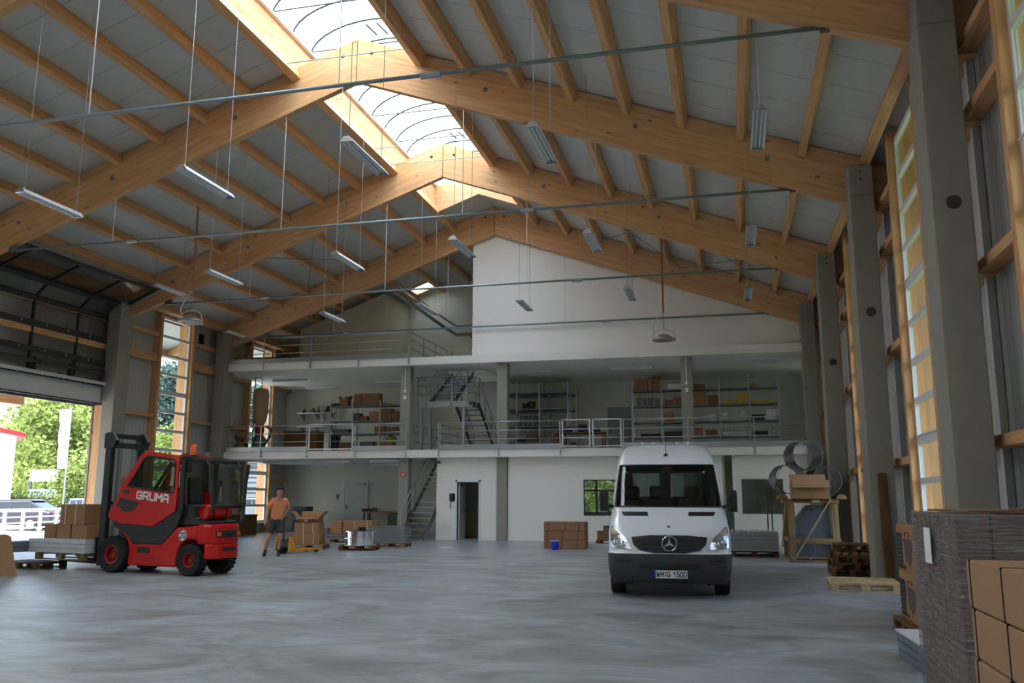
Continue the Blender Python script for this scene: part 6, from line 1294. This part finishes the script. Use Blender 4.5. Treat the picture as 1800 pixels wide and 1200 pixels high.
# glass pavilion
g0 = Vector(far(182, 76)); r = thing('glass_pavilion', 'pale glazed pavilion with pitched roof behind the parked cars', 'building', tuple(g0), YAW-.2)
MB().box((-1.4, 0, 0), (8, 6, .5)).build('plinth', M_FRAMEW, r); MB().prism([(-1.8, 3.3), (3.3, 5.6), (8.6, 3.3), (8.6, 3.5), (3.3, 5.85), (-1.8, 3.5)], -.3, 6.3).build('roof', M_SHEETG, r)
MB().box((-1.3, .05, .5), (7.9, 5.9, 3.35)).build('glazing', pm('pavilion_glass', (150, 176, 184), .1), r)
for k in range(7): MB().box((-1.4+k*1.55-.05, -.02, .5), (-1.4+k*1.55+.05, .06, 3.4)).build('mullion', M_FRAMEW, r)
for z in (1.5, 2.5): MB().box((-1.4, -.03, z), (8, .05, z+.06)).build('transom', M_FRAMEW, r)
# hoarding with the picture of a red car
b0 = Vector(far(74, 66)); r = thing('billboard', 'blue billboard with the picture of a red car', 'billboard', tuple(b0), YAW)
bw_, z0, z1 = 24/F_PX*66, .35, 3.55
for x in (-bw_, bw_): MB().box((x-.08, .05, 0), (x+.08, .2, z1)).build('post', pm('violet_post_%d' % int(x*10), (60, 50, 92), .5), r)
MB().box((-bw_, 0, z0), (bw_, .05, 2.1)).build('poster', pm('poster_blue', (110, 140, 190), .5), r); MB().box((-bw_, -.02, 2.7), (bw_, .06, z1)).build('white_header', M_FRAMEW, r)
MB().prism([(-.8, .9), (.75, .75), (.8, 1.05), (.55, 1.22), (.25, 1.25), (-.05, 1.5), (-.5, 1.5), (-.75, 1.3)], -.01, 0).build('printed_car', M_DRED, r); MB().cyl((.35, -.015, .82), (.35, -.002, .82), .2, 14).build('printed_wheel', M_PAPER, r)
# flag
f0 = Vector(far(112, 50)); r = thing('banner_flag', 'tall white banner flag on a pole outside the gate', 'flag', tuple(f0), YAW)
MB().cyl((0, 0, 0), (0, 0, 6.6), .045, 8).build('pole', M_GALV, r)
m = MB(); nn = 24
for k in range(nn+1):
    z = 6.45-k*(3.3/nn); o_ = .05*math.sin(k*.7); m.v += [(-.06, 0, z), (-.36, o_, z), (-.64+.02*k/nn*6, -o_*1.2, z)]
m.f = [(3*k+j, 3*k+j+1, 3*k+j+4, 3*k+j+3) for k in range(nn) for j in (0, 1)]
m.build('banner', M_FRAMEW, r, smooth=True)
MB().bar((-.66, 0, 6.5), (.02, 0, 6.5), .03, .03).build('top_arm', M_GALV, r)
# buildings in the tall windows
b1 = Vector(far(300, 105)); r = thing('office_block', 'long pale building with a row of windows seen through the left window', 'building', tuple(b1), YAW+.3)
MB().box((-14, 0, 0), (14, 8, 7.4)).build('wall', pm('far_wall', (206, 206, 204), .8), r); MB().box((-14.4, -.5, 7.4), (14.4, 8.5, 7.8)).build('roof', M_SHEETG, r)
for k in range(14):
    for z in (1.2, 4.4): MB().box((-13.2+k*1.95, -.04, z), (-11.9+k*1.95, .02, z+1.9)).build('window', pm('far_window', (84, 98, 112), .2) if k+z < 1.3 else bpy.data.materials['far_window'], r)
b2 = Vector(far(470, 88)); r = thing('dark_building', 'dark slatted building seen through the ground floor window', 'building', tuple(b2), YAW+.15)
MB().box((-7, 0, 0), (7, 8, 5.2)).build('wall', pm('dark_slate', (74, 82, 92), .7), r); MB().box((-7.4, -.6, 5.2), (7.4, 8.4, 5.5)).build('roof', M_FRAMEW, r)
for k in range(9): MB().box((-6.9, -.06, .5+k*.5), (6.9, -.001, .8+k*.5)).build('slat', pm('slat_slate', (96, 104, 114), .6) if k == 0 else bpy.data.materials['slat_slate'], r)
lw = struct(MB().box((-9, -2.4, 0), (9, 2.4, .02)).build('ground_lawn', M_GRASS, None, (far(455, 52)[0], far(455, 52)[1], GZ), (0, 0, YAW)))

# timber canopy outside the gate
r = thing('timber_canopy', 'timber canopy roof outside above the gate opening', 'canopy', (-20.9, 0, 0))
for x in (-.6, -3.2): MB().box((x-.1, 17.5, 4.72), (x+.1, 25.6, 5.02)).build('edge_beam', WY, r)
for k in range(6): MB().box((-3.6, 18.0+k*1.45, 5.02), (-.02, 18.14+k*1.45, 5.22)).build('rafter', WX, r)
MB().box((-3.7, 17.4, 5.22), (-.02, 25.7, 5.28)).build('deck', M_DECK, r)
